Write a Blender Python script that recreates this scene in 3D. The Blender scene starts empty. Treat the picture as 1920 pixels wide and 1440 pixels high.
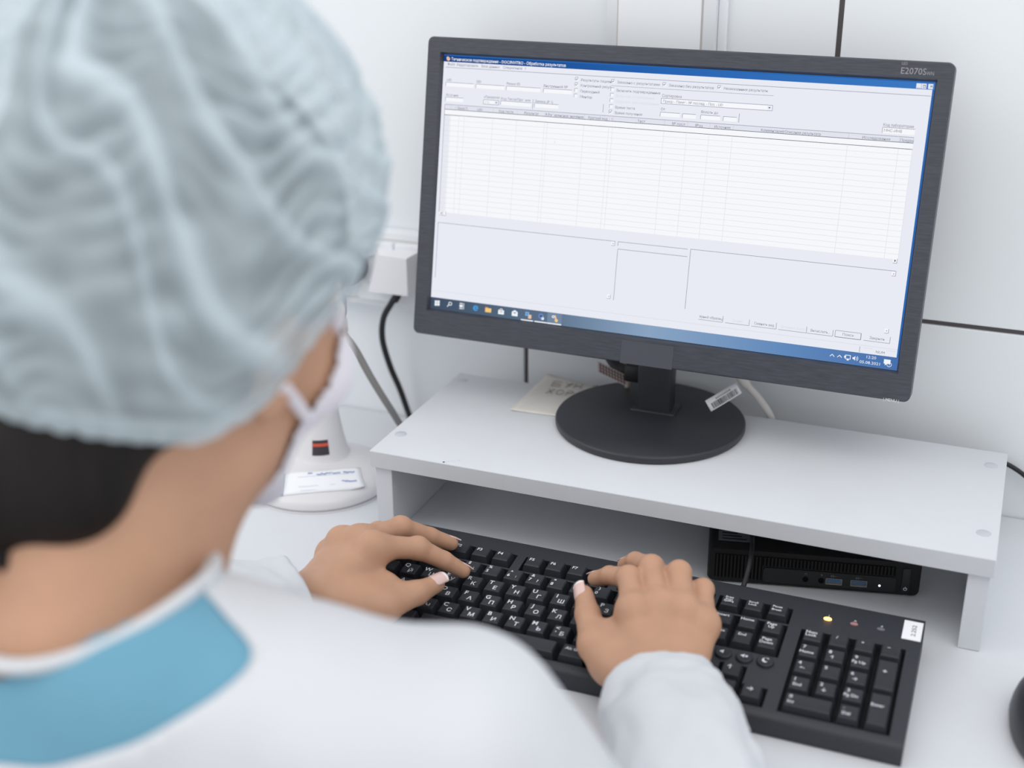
import bpy, bmesh, math, random
import numpy as np
from mathutils import Vector, Matrix, noise
random.seed(7); np.random.seed(7)
S = bpy.context.scene
COL = S.collection

# ------------------------------------------------------------------ camera
cam_d = bpy.data.cameras.new('camera'); cam = bpy.data.objects.new('camera', cam_d); COL.objects.link(cam)
S.camera = cam
FPX, YAW, PIT, ROL = 2413.1, -.3841, .3915, -.0054
CAM = np.array([.5117, -.9228, .5813])
_f = np.array([math.sin(YAW)*math.cos(PIT), math.cos(YAW)*math.cos(PIT), -math.sin(PIT)])
_r = np.array([math.cos(YAW), -math.sin(YAW), 0]); _u = np.cross(_r, _f)
RC = np.array([_r*math.cos(ROL)+_u*math.sin(ROL), -_r*math.sin(ROL)+_u*math.cos(ROL), _f])
m = Matrix.Identity(4)
for i in range(3):
    m[i][0], m[i][1], m[i][2], m[i][3] = RC[0][i], RC[1][i], -RC[2][i], CAM[i]
cam.matrix_world = m
cam_d.sensor_width = 36; cam_d.lens = FPX/1920*36; cam_d.clip_start = .02
cam_d.dof.use_dof = True; cam_d.dof.focus_distance = 1.09; cam_d.dof.aperture_fstop = 3.2

# ------------------------------------------------------------------ light
W = bpy.data.worlds.new('world'); S.world = W; W.use_nodes = True
W.node_tree.nodes['Background'].inputs[0].default_value = (.965, .975, .985, 1)
W.node_tree.nodes['Background'].inputs[1].default_value = 1.06
def area(name, loc, size, power, target, col=(1, 1, 1)):
    l = bpy.data.lights.new(name, 'AREA'); l.shape = 'RECTANGLE'; l.size, l.size_y = size; l.energy = power; l.color = col
    o = bpy.data.objects.new(name, l); COL.objects.link(o); o.location = loc
    o.rotation_euler = (Vector(target)-Vector(loc)).to_track_quat('-Z', 'Y').to_euler()
area('ceiling_lamp', (.8, -.75, 1.85), (1.6, 1.0), 9, (.6, -.3, 0), (1, .985, .96))
area('ceiling_lamp', (-1.2, -1.1, 1.7), (1.4, 1.2), 9, (.2, 0, .1), (1, .985, .96))
S.view_settings.view_transform = 'Standard'; S.view_settings.look = 'None'
S.view_settings.gamma = 1; S.view_settings.use_curve_mapping = False; S.view_settings.exposure = 0

# ------------------------------------------------------------------ materials
def lin(c):
    return tuple(((v/255)/12.92 if v/255 <= .04045 else ((v/255+.055)/1.055)**2.4) for v in c)
MATS = {}
def mat(name, rgb, rough=.5, spec=.5, metal=0, noise_amt=0, noise_scale=200, bump=0, bump_scale=400, sss=0, emit=None, stretch=None, trans=0):
    if name in MATS: return MATS[name]
    mt = bpy.data.materials.new(name); mt.use_nodes = True; nt = mt.node_tree; b = nt.nodes['Principled BSDF']
    c = lin(rgb); b.inputs['Base Color'].default_value = (*c, 1); b.inputs['Roughness'].default_value = rough
    b.inputs['Specular IOR Level'].default_value = spec; b.inputs['Metallic'].default_value = metal
    if sss:
        b.inputs['Subsurface Weight'].default_value = sss; b.inputs['Subsurface Radius'].default_value = (.009, .004, .002); b.inputs['Subsurface Scale'].default_value = 1
    if emit:
        b.inputs['Emission Color'].default_value = (*lin(rgb), 1); b.inputs['Emission Strength'].default_value = emit
    if noise_amt or bump:
        tc = nt.nodes.new('ShaderNodeTexCoord'); mp = nt.nodes.new('ShaderNodeMapping'); nt.links.new(tc.outputs['Object'], mp.inputs[0])
        if stretch: mp.inputs['Scale'].default_value = stretch
    if noise_amt:
        n = nt.nodes.new('ShaderNodeTexNoise'); n.inputs['Scale'].default_value = noise_scale; n.inputs['Detail'].default_value = 4
        nt.links.new(mp.outputs[0], n.inputs['Vector'])
        r = nt.nodes.new('ShaderNodeValToRGB'); r.color_ramp.elements[0].position = .3; r.color_ramp.elements[1].position = .7
        r.color_ramp.elements[0].color = (*[v*(1-noise_amt) for v in c], 1); r.color_ramp.elements[1].color = (*[min(1, v*(1+noise_amt)) for v in c], 1)
        nt.links.new(n.outputs[0], r.inputs[0]); nt.links.new(r.outputs[0], b.inputs['Base Color'])
    if bump:
        n2 = nt.nodes.new('ShaderNodeTexNoise'); n2.inputs['Scale'].default_value = bump_scale; n2.inputs['Detail'].default_value = 3
        nt.links.new(mp.outputs[0], n2.inputs['Vector'])
        bp = nt.nodes.new('ShaderNodeBump'); bp.inputs['Strength'].default_value = bump; bp.inputs['Distance'].default_value = .001
        nt.links.new(n2.outputs[0], bp.inputs['Height']); nt.links.new(bp.outputs[0], b.inputs['Normal'])
    MATS[name] = mt
    return mt
def emat(name, rgb, k=1.0):
    if name in MATS: return MATS[name]
    mt = bpy.data.materials.new(name); mt.use_nodes = True; nt = mt.node_tree; nt.nodes.remove(nt.nodes['Principled BSDF'])
    e = nt.nodes.new('ShaderNodeEmission'); e.inputs[0].default_value = (*lin(rgb), 1); e.inputs[1].default_value = k
    nt.links.new(e.outputs[0], nt.nodes['Material Output'].inputs[0]); MATS[name] = mt
    return mt

M_WALL = mat('wall_laminate', (230, 234, 238), .45, .4, noise_amt=.012, noise_scale=6)
M_GAP = mat('joint_gap', (92, 86, 88), .8)
M_DUCT = mat('duct_plastic', (233, 236, 240), .4, .4, noise_amt=.01, noise_scale=10)
M_LAM = mat('white_laminate', (209, 212, 217), .42, .4, noise_amt=.012, noise_scale=30, bump=.05, bump_scale=900)
M_EDGE = mat('laminate_edge', (200, 203, 208), .5, .4, noise_amt=.01, noise_scale=60)
M_DESK = mat('desk_laminate', (212, 215, 220), .4, .4, noise_amt=.012, noise_scale=20, bump=.05, bump_scale=900)
M_FLOOR = mat('floor_vinyl', (170, 172, 176), .5, noise_amt=.05, noise_scale=12)
M_KEY = mat('key_plastic', (40, 42, 49), .5, .45, noise_amt=.15, noise_scale=900, bump=.25, bump_scale=2500)
M_KBD = mat('keyboard_plastic', (42, 45, 52), .48, .5, noise_amt=.15, noise_scale=900, bump=.25, bump_scale=2500)
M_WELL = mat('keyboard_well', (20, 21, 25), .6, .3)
M_LEG = mat('legend_print', (215, 220, 226), .6, .2)
M_BEZ = mat('bezel_plastic', (62, 65, 73), .42, .45, noise_amt=.22, noise_scale=60, bump=.12, bump_scale=300, stretch=(1, 8, 14))
M_STAND = mat('stand_plastic', (42, 44, 50), .4, .5, noise_amt=.12, noise_scale=700, bump=.2, bump_scale=1500)
M_BLACK = mat('black_plastic', (22, 23, 26), .45, .5)
M_PC = mat('computer_case', (20, 20, 22), .55, .35, bump=.15, bump_scale=1800)
M_PCD = mat('computer_recess', (8, 8, 9), .8, .2)
M_CABLE = mat('black_cable', (33, 33, 36), .5, .4)
M_GCABLE = mat('grey_cable', (140, 138, 136), .5, .4)
M_WCABLE = mat('white_cable', (205, 202, 200), .5, .4)
M_SCAN = mat('scanner_plastic', (218, 217, 220), .38, .5)
M_SCANG = mat('scanner_grey', (150, 152, 160), .4, .5)
M_PAPER = mat('paper_white', (236, 238, 242), .8, .1)
M_NOTE = mat('note_paper', (214, 210, 205), .85, .1, noise_amt=.02, noise_scale=40)
M_INK = mat('blue_ink', (84, 120, 190), .8, .1)
M_PENCIL = mat('pencil', (120, 116, 112), .8, .1)
M_PRINT = mat('black_print', (45, 42, 44), .8, .1)
M_SKIN = mat('skin', (188, 146, 120), .48, .35, noise_amt=.045, noise_scale=45, bump=.12, bump_scale=900, sss=.12)
M_NAIL = mat('fingernail', (226, 190, 182), .22, .6, sss=.1)
M_NAILT = mat('nail_tip', (240, 232, 226), .25, .6)
M_HAIR = mat('dark_hair', (19, 14, 14), .6, .25, noise_amt=.35, noise_scale=120, bump=.4, bump_scale=500, stretch=(1, 1, .15))
M_GOWN = mat('white_gown', (207, 210, 215), .75, .15, noise_amt=.02, noise_scale=18, bump=.08, bump_scale=700)
M_BLUE = mat('blue_scrubs', (108, 158, 181), .8, .12, noise_amt=.03, noise_scale=14)
M_MASK = mat('mask_fabric', (226, 222, 230), .8, .1)
M_EYE = mat('eye_white', (230, 228, 225), .15, .6)

# ------------------------------------------------------------------ mesh helpers
def link(name, me, parent=None, loc=(0, 0, 0), rot=(0, 0, 0)):
    o = bpy.data.objects.new(name, me); COL.objects.link(o); o.location = loc; o.rotation_euler = rot
    if parent: o.parent = parent
    return o
def mesh(name, v, f, mats, smooth=None, midx=None):
    me = bpy.data.meshes.new(name); me.from_pydata([tuple(map(float, p)) for p in v], [], [tuple(map(int, q)) for q in f])
    for mm in (mats if isinstance(mats, (list, tuple)) else [mats]): me.materials.append(mm)
    if midx is not None: me.polygons.foreach_set('material_index', midx)
    if smooth is not None:
        me.polygons.foreach_set('use_smooth', [True]*len(me.polygons)); me.set_sharp_from_angle(angle=math.radians(smooth))
    me.update()
    return me
def tag(o, label, cat, group=None):
    o['label'] = label; o['category'] = cat
    if group: o['group'] = group
    return o
def empty(name, loc, rot=(0, 0, 0)):
    o = bpy.data.objects.new(name, None); COL.objects.link(o); o.location = loc; o.rotation_euler = rot; o.empty_display_size = .02
    return o
class MB:
    def __init__(s): s.v = []; s.f = []; s.m = []
    def add(s, v, f, mi=0):
        n = len(s.v); s.v += [tuple(p) for p in v]; s.f += [tuple(i+n for i in q) for q in f]; s.m += [mi]*len(f); return s
    def box(s, lo, hi, mi=0):
        x0, y0, z0 = lo; x1, y1, z1 = hi
        return s.add([(x0, y0, z0), (x1, y0, z0), (x1, y1, z0), (x0, y1, z0), (x0, y0, z1), (x1, y0, z1), (x1, y1, z1), (x0, y1, z1)],
                     [(0, 3, 2, 1), (4, 5, 6, 7), (0, 1, 5, 4), (1, 2, 6, 5), (2, 3, 7, 6), (3, 0, 4, 7)], mi)
    def bbox(s, lo, hi, r=.001, seg=2, mi=0):
        bm = bmesh.new(); bmesh.ops.create_cube(bm, size=1)
        for v in bm.verts:
            for i in range(3): v.co[i] = lo[i]+(v.co[i]+.5)*(hi[i]-lo[i])
        bmesh.ops.bevel(bm, geom=bm.edges[:], offset=r, segments=seg, profile=.5, affect='EDGES')
        bm.verts.ensure_lookup_table()
        s.add([v.co[:] for v in bm.verts], [[v.index for v in f.verts] for f in bm.faces], mi); bm.free(); return s
    def loft(s, loops, close0=True, close1=True, mi=0):
        n = len(loops[0]); v = [p for L in loops for p in L]; f = []
        for k in range(len(loops)-1):
            for i in range(n):
                j = (i+1) % n; f.append((k*n+i, k*n+j, (k+1)*n+j, (k+1)*n+i))
        if close0: f.append(tuple(range(n-1, -1, -1)))
        if close1: f.append(tuple(range((len(loops)-1)*n, len(loops)*n)))
        return s.add(v, f, mi)
    def lathe(s, prof, c=(0, 0, 0), n=64, mi=0, close0=True, close1=True, sx=1, sy=1):
        return s.loft([[(c[0]+sx*r*math.cos(2*math.pi*i/n), c[1]+sy*r*math.sin(2*math.pi*i/n), c[2]+z) for i in range(n)] for r, z in prof], close0, close1, mi)
    def tube(s, pts, rad, n=12, mi=0, sub=8, cap=True, flat=1.0):
        P = spline(pts, sub) if sub else [Vector(p) for p in pts]
        rr = rad if hasattr(rad, '__len__') else None
        T = [(P[min(i+1, len(P)-1)]-P[max(i-1, 0)]).normalized() for i in range(len(P))]
        nrm = T[0].orthogonal().normalized(); loops = []
        for i, p in enumerate(P):
            nrm = (nrm-T[i]*nrm.dot(T[i])).normalized(); b = T[i].cross(nrm)
            if rr is None: r = rad
            else:
                t = i/(len(P)-1)*(len(rr)-1); k = min(int(t), len(rr)-2); r = rr[k]+(rr[k+1]-rr[k])*(t-k)
            loops.append([tuple(p+nrm*(r*math.cos(2*math.pi*q/n))+b*(r*flat*math.sin(2*math.pi*q/n))) for q in range(n)])
        return s.loft(loops, cap, cap, mi)
    def disc(s, c, r, n=20, mi=0, ax='z'):
        pts = []
        for i in range(n):
            a = 2*math.pi*i/n
            pts.append((c[0]+r*math.cos(a), c[1]+r*math.sin(a), c[2]) if ax == 'z' else (c[0]+r*math.cos(a), c[1], c[2]+r*math.sin(a)))
        return s.add(pts, [tuple(range(n))], mi)
    def build(s, name, mats, parent=None, smooth=35, loc=(0, 0, 0), rot=(0, 0, 0)):
        return link(name, mesh(name, s.v, s.f, mats, smooth, s.m), parent, loc, rot)
def spline(pts, sub):
    P = [Vector(p) for p in pts]; out = []
    for i in range(len(P)-1):
        p0 = P[i-1] if i else P[0]*2-P[1]; p1, p2 = P[i], P[i+1]; p3 = P[i+2] if i+2 < len(P) else P[-1]*2-P[-2]
        for k in range(sub):
            t = k/sub
            out.append(.5*((2*p1)+(p2-p0)*t+(2*p0-5*p1+4*p2-p3)*t*t+(3*p1-p0-3*p2+p3)*t**3))
    return out+[P[-1]]
def rrect(x0, x1, z0, z1, r, y, k=5):
    L = []
    for cx, cz, a0 in ((x1-r, z1-r, 0), (x0+r, z1-r, 90), (x0+r, z0+r, 180), (x1-r, z0+r, 270)):
        for i in range(k+1):
            a = math.radians(a0+90*i/k); L.append((cx+r*math.cos(a), y, cz+r*math.sin(a)))
    return L
GLY = {}
def glyphs(body, size=1.0, width=None, align='LEFT', bold=0):
    """flat text as (verts2d, faces), origin at left baseline"""
    key = (body, bold)
    if key not in GLY:
        c = bpy.data.curves.new('t', 'FONT'); c.body = body; c.resolution_u = 2; c.offset = bold
        o = bpy.data.objects.new('t', c); me = o.to_mesh()
        GLY[key] = (np.array([v.co[:2] for v in me.vertices]).reshape(-1, 2), [tuple(p.vertices) for p in me.polygons])
        o.to_mesh_clear(); bpy.data.objects.remove(o); bpy.data.curves.remove(c)
    v, f = GLY[key]
    if len(v) == 0: return v, f
    v = v*size
    if width: v = v*np.array([width/(v[:, 0].max()-v[:, 0].min()), 1]); 
    if align == 'CENTER': v = v-np.array([(v[:, 0].max()+v[:, 0].min())/2, (v[:, 1].max()+v[:, 1].min())/2])
    return v, f

# ------------------------------------------------------------------ room
WYAW = -.0084
wall_o = (.193, .2514, 0)     # a point of the wall face beside the desk
wb = MB(); wb.box((-2.2, .0035, -.75), (2.2, .10, 1.95))
wall = wb.build('wall_back', M_GAP, None, 30, wall_o, (0, 0, WYAW)); wall['kind'] = 'structure'
def wx(x): return x-wall_o[0]
g = .0024
def panel(x0, x1, z0, z1):
    MB().bbox((x0+g, 0, z0+g), (x1-g, .008, z1-g), .0006, 1).build('panel', M_WALL, wall, 30)
zj = .182
lo = [-2.2, wx(-1.15), wx(.0527), wx(1.25), 2.2]; up = [-2.2, wx(-.85), wx(.3462), wx(1.55), 2.2]
for a, b in zip(lo[:-1], lo[1:]): panel(a, b, -.75, zj)
for a, b in zip(up[:-1], up[1:]): panel(a, b, zj, 1.95)
MB().box((-2.2, -2.6, -.78), (2.2, .35, -.73)).build('floor', M_FLOOR, None, None)['kind'] = 'structure'

# vertical cable duct above the monitor and socket duct at the left
d = MB(); d.bbox((wx(.137), -.012, .218), (wx(.2395), 0, 1.9), .0015, 2)
vd = d.build('trim_1', M_DUCT, wall, 30, (0, -.0005, 0)); 
d = MB(); d.bbox((wx(.1484)+.0008, -.0145, .222), (wx(.2272)-.0008, -.012, 1.9), .0006, 1); d.build('duct_cover', M_DUCT, vd, 30)
d = MB(); d.box((wx(.1484)-.0008, -.0122, .22), (wx(.1484)+.0008, -.0119, 1.9)); d.box((wx(.2272)-.0008, -.0122, .22), (wx(.2272)+.0008, -.0119, 1.9)); d.build('duct_seam', mat('seam_shadow', (196, 192, 186), .7), vd, None)
d = MB(); d.bbox((wx(.2395), -.005, .218), (wx(.248), 0, 1.9), .001, 1); d.build('duct_edge', M_DUCT, vd, 30); vd['kind'] = 'structure'
d = MB(); d.bbox((-2.0, -.020, .133), (wx(.2), 0, .217), .0025, 2)
hd = d.build('trim_2', M_DUCT, wall, 30, (0, -.0005, 0)); hd['kind'] = 'structure'
d = MB(); d.box((-2.0, -.0206, .1405), (wx(.195), -.0199, .1413)); d.box((-2.0, -.0206, .2085), (wx(.195), -.0199, .2093)); d.build('duct_seam', mat('seam_shadow', (170, 165, 158)), hd, None)
for sx0 in (-.108, -.062):
    d = MB(); x = wx(sx0)
    d.loft([rrect(x-.0225, x+.0225, .1415, .2065, .003, -.0199), rrect(x-.0225, x+.0225, .1415, .2065, .003, -.0245), rrect(x-.0215, x+.0215, .1425, .2055, .003, -.026),
            rrect(x-.0185, x+.0185, .1555, .1925, .0184, -.026), rrect(x-.0175, x+.0175, .1565, .1915, .0174, -.0215)], True, True)
    d.build('socket_plate', M_DUCT, hd, 30)

# ------------------------------------------------------------------ desk
def wally(x): return wall_o[1]+math.tan(WYAW)*(x-wall_o[0])
root = empty('desk', (.2, -.05, -.73)); tag(root, 'white laminate desk carrying the keyboard and monitor riser', 'desk')
x0, x1, yf = -1.25, 1.3, -.30
lp = lambda z: [(x0-.2, yf+.05, z+.73), (x1-.2, yf+.05, z+.73), (x1-.2, wally(x1)+.05-.002, z+.73), (x0-.2, wally(x0)+.05-.002, z+.73)]
MB().loft([lp(-.028), lp(0)]).build('desktop', M_DESK, root, 30)
for x in (x0+.05, x1-.05):
    MB().bbox((x-.2-.011, yf+.05+.05, 0), (x-.2+.011, .05+.2, .73-.028), .001, 1).build('side_panel', M_DESK, root, 30)

# ------------------------------------------------------------------ monitor riser
SW, SD, SH, ST, LT = .533, .2005, .0851, .0161, .0165
root = empty('monitor_riser', (0, 0, 0)); tag(root, 'white laminate riser shelf standing on the desk under the monitor', 'shelf')
b = MB(); b.bbox((0, 0, SH-ST), (SW, SD, SH), .0006, 2)
tb = b.build('top_board', [M_LAM], root, 30)
b = MB(); b.box((.0006, -.0004, SH-ST+.0006), (SW-.0006, -.00005, SH-.0006)); b.build('edge_band', M_EDGE, tb, None)
for x in (.003, SW-LT-.002): MB().bbox((x, .004, .0002), (x+LT, SD-.002, SH-ST), .0005, 1).build('side_panel', M_LAM, root, 30)
M_CAP = mat('screw_cap', (192, 195, 203), .35, .5)
for x, y in ((.0105, .182), (.0105, .042), (SW-.0125, .170), (SW-.0115, .0405)):
    MB().lathe([(.0057, 0), (.0057, .0003), (.0051, .0006)], (x, y, SH-.0001), 24).build('screw_cap', M_CAP, root, 40)
b = MB(); b.disc((.0725, .0022, SH+.0002), .0011, 10)
for k in range(7): b.disc((.0745+.0016*k, .0035+.0012*k, SH+.0002), .00028, 6)
b.build('ink_mark', mat('pen_ink', (60, 75, 130), .7), root, None)

# ------------------------------------------------------------------ monitor
mx, my, mz, myaw, mtilt, mw = .219, .1501, .2944, -.0108, .1906, .434
mh = mw*.2363/.4339
BX, BY = .2184, .147
mon = empty('monitor', (BX, BY, SH)); tag(mon, 'black widescreen computer monitor on a round foot showing a data table', 'monitor')
ml = (mx-BX, my-BY, mz-SH); mr = (-mtilt, 0, myaw)
hx, hz = mw/2, mh/2
ox0, ox1, oz0, oz1 = .0151, .0138, .025, .0154
X0, X1, Z0, Z1 = -hx-ox0, hx+ox1, -hz-oz0, hz+oz1
b = MB()
b.loft([rrect(X0+.002, X1-.002, Z0+.002, Z1-.002, .005, .018), rrect(X0, X1, Z0, Z1, .0055, .015), rrect(X0, X1, Z0, Z1, .0055, -.0025), rrect(X0+.0012, X1-.0012, Z0+.0012, Z1-.0012, .005, -.0040),
        rrect(-hx-.0018, hx+.0018, -hz-.0018, hz+.0018, .0006, -.0040), rrect(-hx-.0004, hx+.0004, -hz-.0004, hz+.0004, .0004, .0012)], True, False)
bez = b.build('bezel', M_BEZ, mon, 32, ml, mr)
b = MB()
b.loft([rrect(X0+.004, X1-.004, Z0+.004, Z1-.004, .005, .018), rrect(X0+.03, X1-.03, Z0+.03, Z1-.03, .01, .026), rrect(-.13, .13, -.085, .085, .02, .034), rrect(-.11, .11, -.07, .07, .02, .036)], False, True)
b.build('back_cover', M_STAND, mon, 32, ml, mr)
# round foot and neck
b = MB(); R = .0885
b.lathe([(R-.003, 0), (R-.001, .0008), (R, .0025), (R, .0062), (R-.0008, .0075), (R-.0022, .0082), (.03, .0094), (.0, .0096)], (0, 0, 0), 96, close1=False)
b.build('foot', M_STAND, mon, 30)
b = MB(); b.bbox((-.0155, .0075, .008), (.0165, .028, .150), .0022, 3); b.bbox((-.021, .004, .0075), (.022, .033, .0112), .0015, 2)
b.build('neck', M_STAND, mon, 30)
# model badge, marks and tape on the bezel
def textobj(name, items, mt, parent, loc=(0, 0, 0), rot=(0, 0, 0), plane='xz', y=0.0):
    b = MB()
    for body, x, z, size, width, align in items:
        v, f = glyphs(body, size, width, align)
        if plane == 'xz': b.add([(x+p[0], y, z+p[1]) for p in v], f)
        else: b.add([(x+p[0], z+p[1], y) for p in v], f)
    return b.build(name, mt, parent, None, loc, rot)
px = mw/1600; pz = mh/900
textobj('model_badge', [('E2070S', (1498-800)*px, (450+18)*pz, .0072, .0195, 'LEFT'), ('WN', (1498-800)*px+.0202, (450+18)*pz, .004, .0058, 'LEFT'), ('LED', (1499-800)*px, (450+45)*pz, .003, .0045, 'LEFT')], mat('badge_print', (148, 150, 156), .5), bez, plane='xz', y=-.00425)
textobj('button_marks', [('| MENU |', (1572-800)*px, (450-998)*pz, .0034, .0125, 'LEFT')], mat('badge_print2', (215, 216, 220), .5), bez, plane='xz', y=-.00425)
M_TAPE = mat('clear_tape', (74, 76, 84), .22, .6)
b = MB(); b.bbox(((716-800)*px, -.0043, (450-997)*pz), ((895-800)*px, -.00398, (450-917)*pz), .0001, 1); b.build('tape_strip', M_TAPE, bez, None)

# the screen
scr = MB(); scr.box((-hx-.0004, .0012, -hz-.0004), (hx+.0004, .0016, hz+.0004))
scro = scr.build('screen', mat('screen_dark', (12, 14, 18), .3), mon, None, ml, mr)
UIC = {'win': (236, 238, 247), 'white': (249, 251, 254), 'line': (150, 154, 176), 'soft': (218, 223, 233), 'text': (118, 122, 142), 'pale': (196, 200, 214), 'dk': (84, 90, 112), 'title': (26, 78, 152),
       'edge': (44, 104, 178), 'task': (74, 104, 146), 'tile': (118, 138, 164), 'tw': (244, 248, 252), 'e_blue': (78, 164, 226), 'folder': (246, 205, 130), 'orange': (240, 150, 90), 'hdr': (228, 231, 240), 'indigo': (70, 90, 160), 'sky': (130, 180, 225), 'bluel': (110, 140, 190), 'peach': (240, 200, 170)}
uim = []; uin = {}
for k, c in UIC.items(): uin[k] = len(uim); uim.append(emat('screen_'+k, c, .97))
def gradient_emission(name, stops):
    mt = bpy.data.materials.new(name); mt.use_nodes = True; nt = mt.node_tree; nt.nodes.remove(nt.nodes['Principled BSDF'])
    e = nt.nodes.new('ShaderNodeEmission'); tc = nt.nodes.new('ShaderNodeTexCoord'); sp = nt.nodes.new('ShaderNodeSeparateXYZ'); mr_ = nt.nodes.new('ShaderNodeMapRange'); cr = nt.nodes.new('ShaderNodeValToRGB')
    nt.links.new(tc.outputs['Object'], sp.inputs[0]); nt.links.new(sp.outputs[0], mr_.inputs[0]); mr_.inputs[1].default_value = -hx; mr_.inputs[2].default_value = hx
    nt.links.new(mr_.outputs[0], cr.inputs[0]); nt.links.new(cr.outputs[0], e.inputs[0]); nt.links.new(e.outputs[0], nt.nodes['Material Output'].inputs[0])
    el = cr.color_ramp.elements
    el[0].position, el[0].color = stops[0][0], (*lin(stops[0][1]), 1); el[1].position, el[1].color = stops[-1][0], (*lin(stops[-1][1]), 1)
    for p, c in stops[1:-1]: q = el.new(p); q.color = (*lin(c), 1)
    return mt
uin['titleg'] = len(uim); uim.append(gradient_emission('screen_title_gradient', [(0, (22, 62, 128)), (.5, (40, 100, 178)), (1, (62, 122, 194))]))
uin['taskg'] = len(uim); uim.append(gradient_emission('screen_taskbar_sheen', [(0, (64, 80, 100)), (.27, (92, 112, 136)), (.5, (138, 164, 194)), (.78, (98, 138, 188)), (1, (72, 112, 172))]))  # panel viewing-angle shift and reflections painted into the taskbar's emission colour
UI = MB(); LAY = {'b': .0011, 'f': .00104, 'l': .00098, 't': .00092}
def ur(x0, y0, x1, y1, c, lay='f'):
    y = LAY[lay]
    UI.add([((a-800)*px, y, (450-q)*pz) for a, q in ((x0, y0), (x0, y1), (x1, y1), (x1, y0))], [(0, 1, 2, 3)], uin[c])
def upoly(pts, c, lay='t'):
    y = LAY[lay]; UI.add([((a-800)*px, y, (450-q)*pz) for a, q in pts], [tuple(range(len(pts)))], uin[c])
def uh(x0, x1, y, c='line', w=1.6): ur(x0, y-w/2, x1, y+w/2, c, 'l')
def uv(x, y0, y1, c='line', w=1.6): ur(x-w/2, y0, x+w/2, y1, c, 'l')
def ut(x, y, body, width=None, size=13, c='text', bold=0):
    """text with its middle at y"""
    v, f = glyphs(body, size, width, 'LEFT', bold)
    UI.add([((x+p[0]-800)*px, LAY['t'], (450-(y+size*.36-p[1]))*pz) for p in v], f, uin[c])
def field(x0, x1, y0=94, y1=108, open_=True):
    ur(x0, y0, x1, y1, 'white', 'f'); uh(x0, x1, y0); uv(x0, y0, y1)
    if not open_: uh(x0, x1, y1); uv(x1, y0, y1)
ur(0, 0, 1600, 900, 'win', 'b')
ur(0, 4, 1600, 24, 'titleg'); ur(0, 0, 1600, 4, 'edge'); ur(1594, 24, 1600, 858, 'edge')
upoly([(9, 10), (14, 6), (20, 9), (24, 15), (18, 22), (11, 18)], 'peach'); upoly([(14, 12), (18, 9), (20, 14), (16, 17)], 'orange')
ut(27, 14, 'Техническое подтверждение - DOC/INVITRO - Обработка результатов', 413, 14, 'tw', .012)
for x in (1547, 1562, 1581): ur(x, 7, x+14, 22, 'win', 'l')
ut(1550, 15, '_', 8, 12, 'dk'); ur(1566, 11, 1574, 13, 'dk', 't'); uv(1567, 11, 19, 'dk'); uv(1573, 11, 19, 'dk'); ur(1566, 18, 1574, 19, 'dk', 't'); ut(1584, 14, '×', 9, 16, 'dk')
for x, t, w in ((14, 'Файл', 27), (49, 'Редактировать', 78), (140, 'База данных', 66), (219, 'Специальное', 68), (297, '?', None)): ut(x, 32, t, w, 12.5, 'text')
uh(8, 1592, 43, 'line')
for x, t, x0_, x1_ in ((15, 'LID', 12, 116), (125, 'SID', 124, 228), (235, 'Patient ID', 235, 357), (367, 'Внутренний №', 368, 469)): ut(x, 85, t, None, 12); field(x0_, x1_)
ut(15, 137, 'Источник', 46, 12); field(14, 80, 145, 159)
ut(156, 135, '«Приоритет', 58, 12); field(155, 211, 145, 160, False); ut(159, 153, '(ПЕ)', None, 10, 'pale'); ur(196, 147, 209, 158, 'win', 'l'); upoly([(199, 151), (206, 151), (202.5, 155)], 'dk')
ut(218, 137, 'Код Теста/Профиля', 105, 12); field(218, 328, 145, 159); uv(334, 132, 165); ut(340, 138, 'Заявка (Р 1)', 64, 12); field(340, 425, 145, 159)
def chk(x, y, t, w, on, c='text'):
    ur(x-5.5, y-5.5, x+5.5, y+5.5, 'white'); uh(x-5.5, x+5.5, y-5.5, 'line'); uv(x-5.5, y-5.5, y+5.5, 'line')
    if on: upoly([(x-3.5, y-1), (x-1, y+1.5), (x+4, y-4), (x+4, y-1.5), (x-1, y+4), (x-3.5, y+1.5)], 'dk')
    if t: ut(x+14, y+2, t, w, 12, c)
chk(482, 56, 'Результаты пациен', 104, True); chk(482, 74, 'Контрольный резул', 104, True); chk(482, 93, 'Переходный', 66, False); chk(482, 111, 'Ментор', 42, False)
chk(606, 56, 'Заказано с результатами', 142, True); chk(778, 56, 'Заказано без результатов', 146, True); chk(956, 55, 'Незаказанные результаты', 138, True); uh(600, 1128, 71, 'line', 1.2)
chk(606, 83, 'Включить подтвержденные', 146, False); chk(606, 101, 'Включить отправленные', 128, False, 'soft'); chk(606, 119, 'Включить архивированные', 146, False, 'soft'); chk(606, 138, 'Время теста', 66, False); chk(606, 156, 'Время получения', 92, True)
uv(580, 133, 160)
ut(773, 92, 'Сортировка', 64, 12.5); field(772, 1129, 101, 118, False); ut(778, 110, 'Приор - Пакет - № послед. - Поз. - LID', 194, 12, 'text'); ur(1113, 103, 1127, 116, 'win', 'l'); upoly([(1116, 107), (1123, 107), (1119.5, 112)], 'dk')
ut(773, 136, 'От', None, 12); field(773, 837, 146, 160); field(846, 889, 146, 160); ut(905, 136, 'Вплоть до', 54, 12); field(905, 968, 146, 160); field(978, 1021, 146, 160); uv(1028, 133, 162)
ut(1466, 137, 'Код лаборатории', 88, 12.5); field(1466, 1560, 145, 163); ut(1470, 154, 'МНС-ИНВ', 52, 12, 'text')
ur(13, 170, 1560, 186, 'hdr'); ur(13, 187, 1560, 548, 'white'); ur(13, 206, 34, 548, 'hdr')
uh(13, 1560, 170, 'line'); uh(13, 1560, 187, 'dk', 1.8); uh(13, 1560, 206, 'dk', 1.8); uv(13, 170, 548, 'line')
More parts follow.
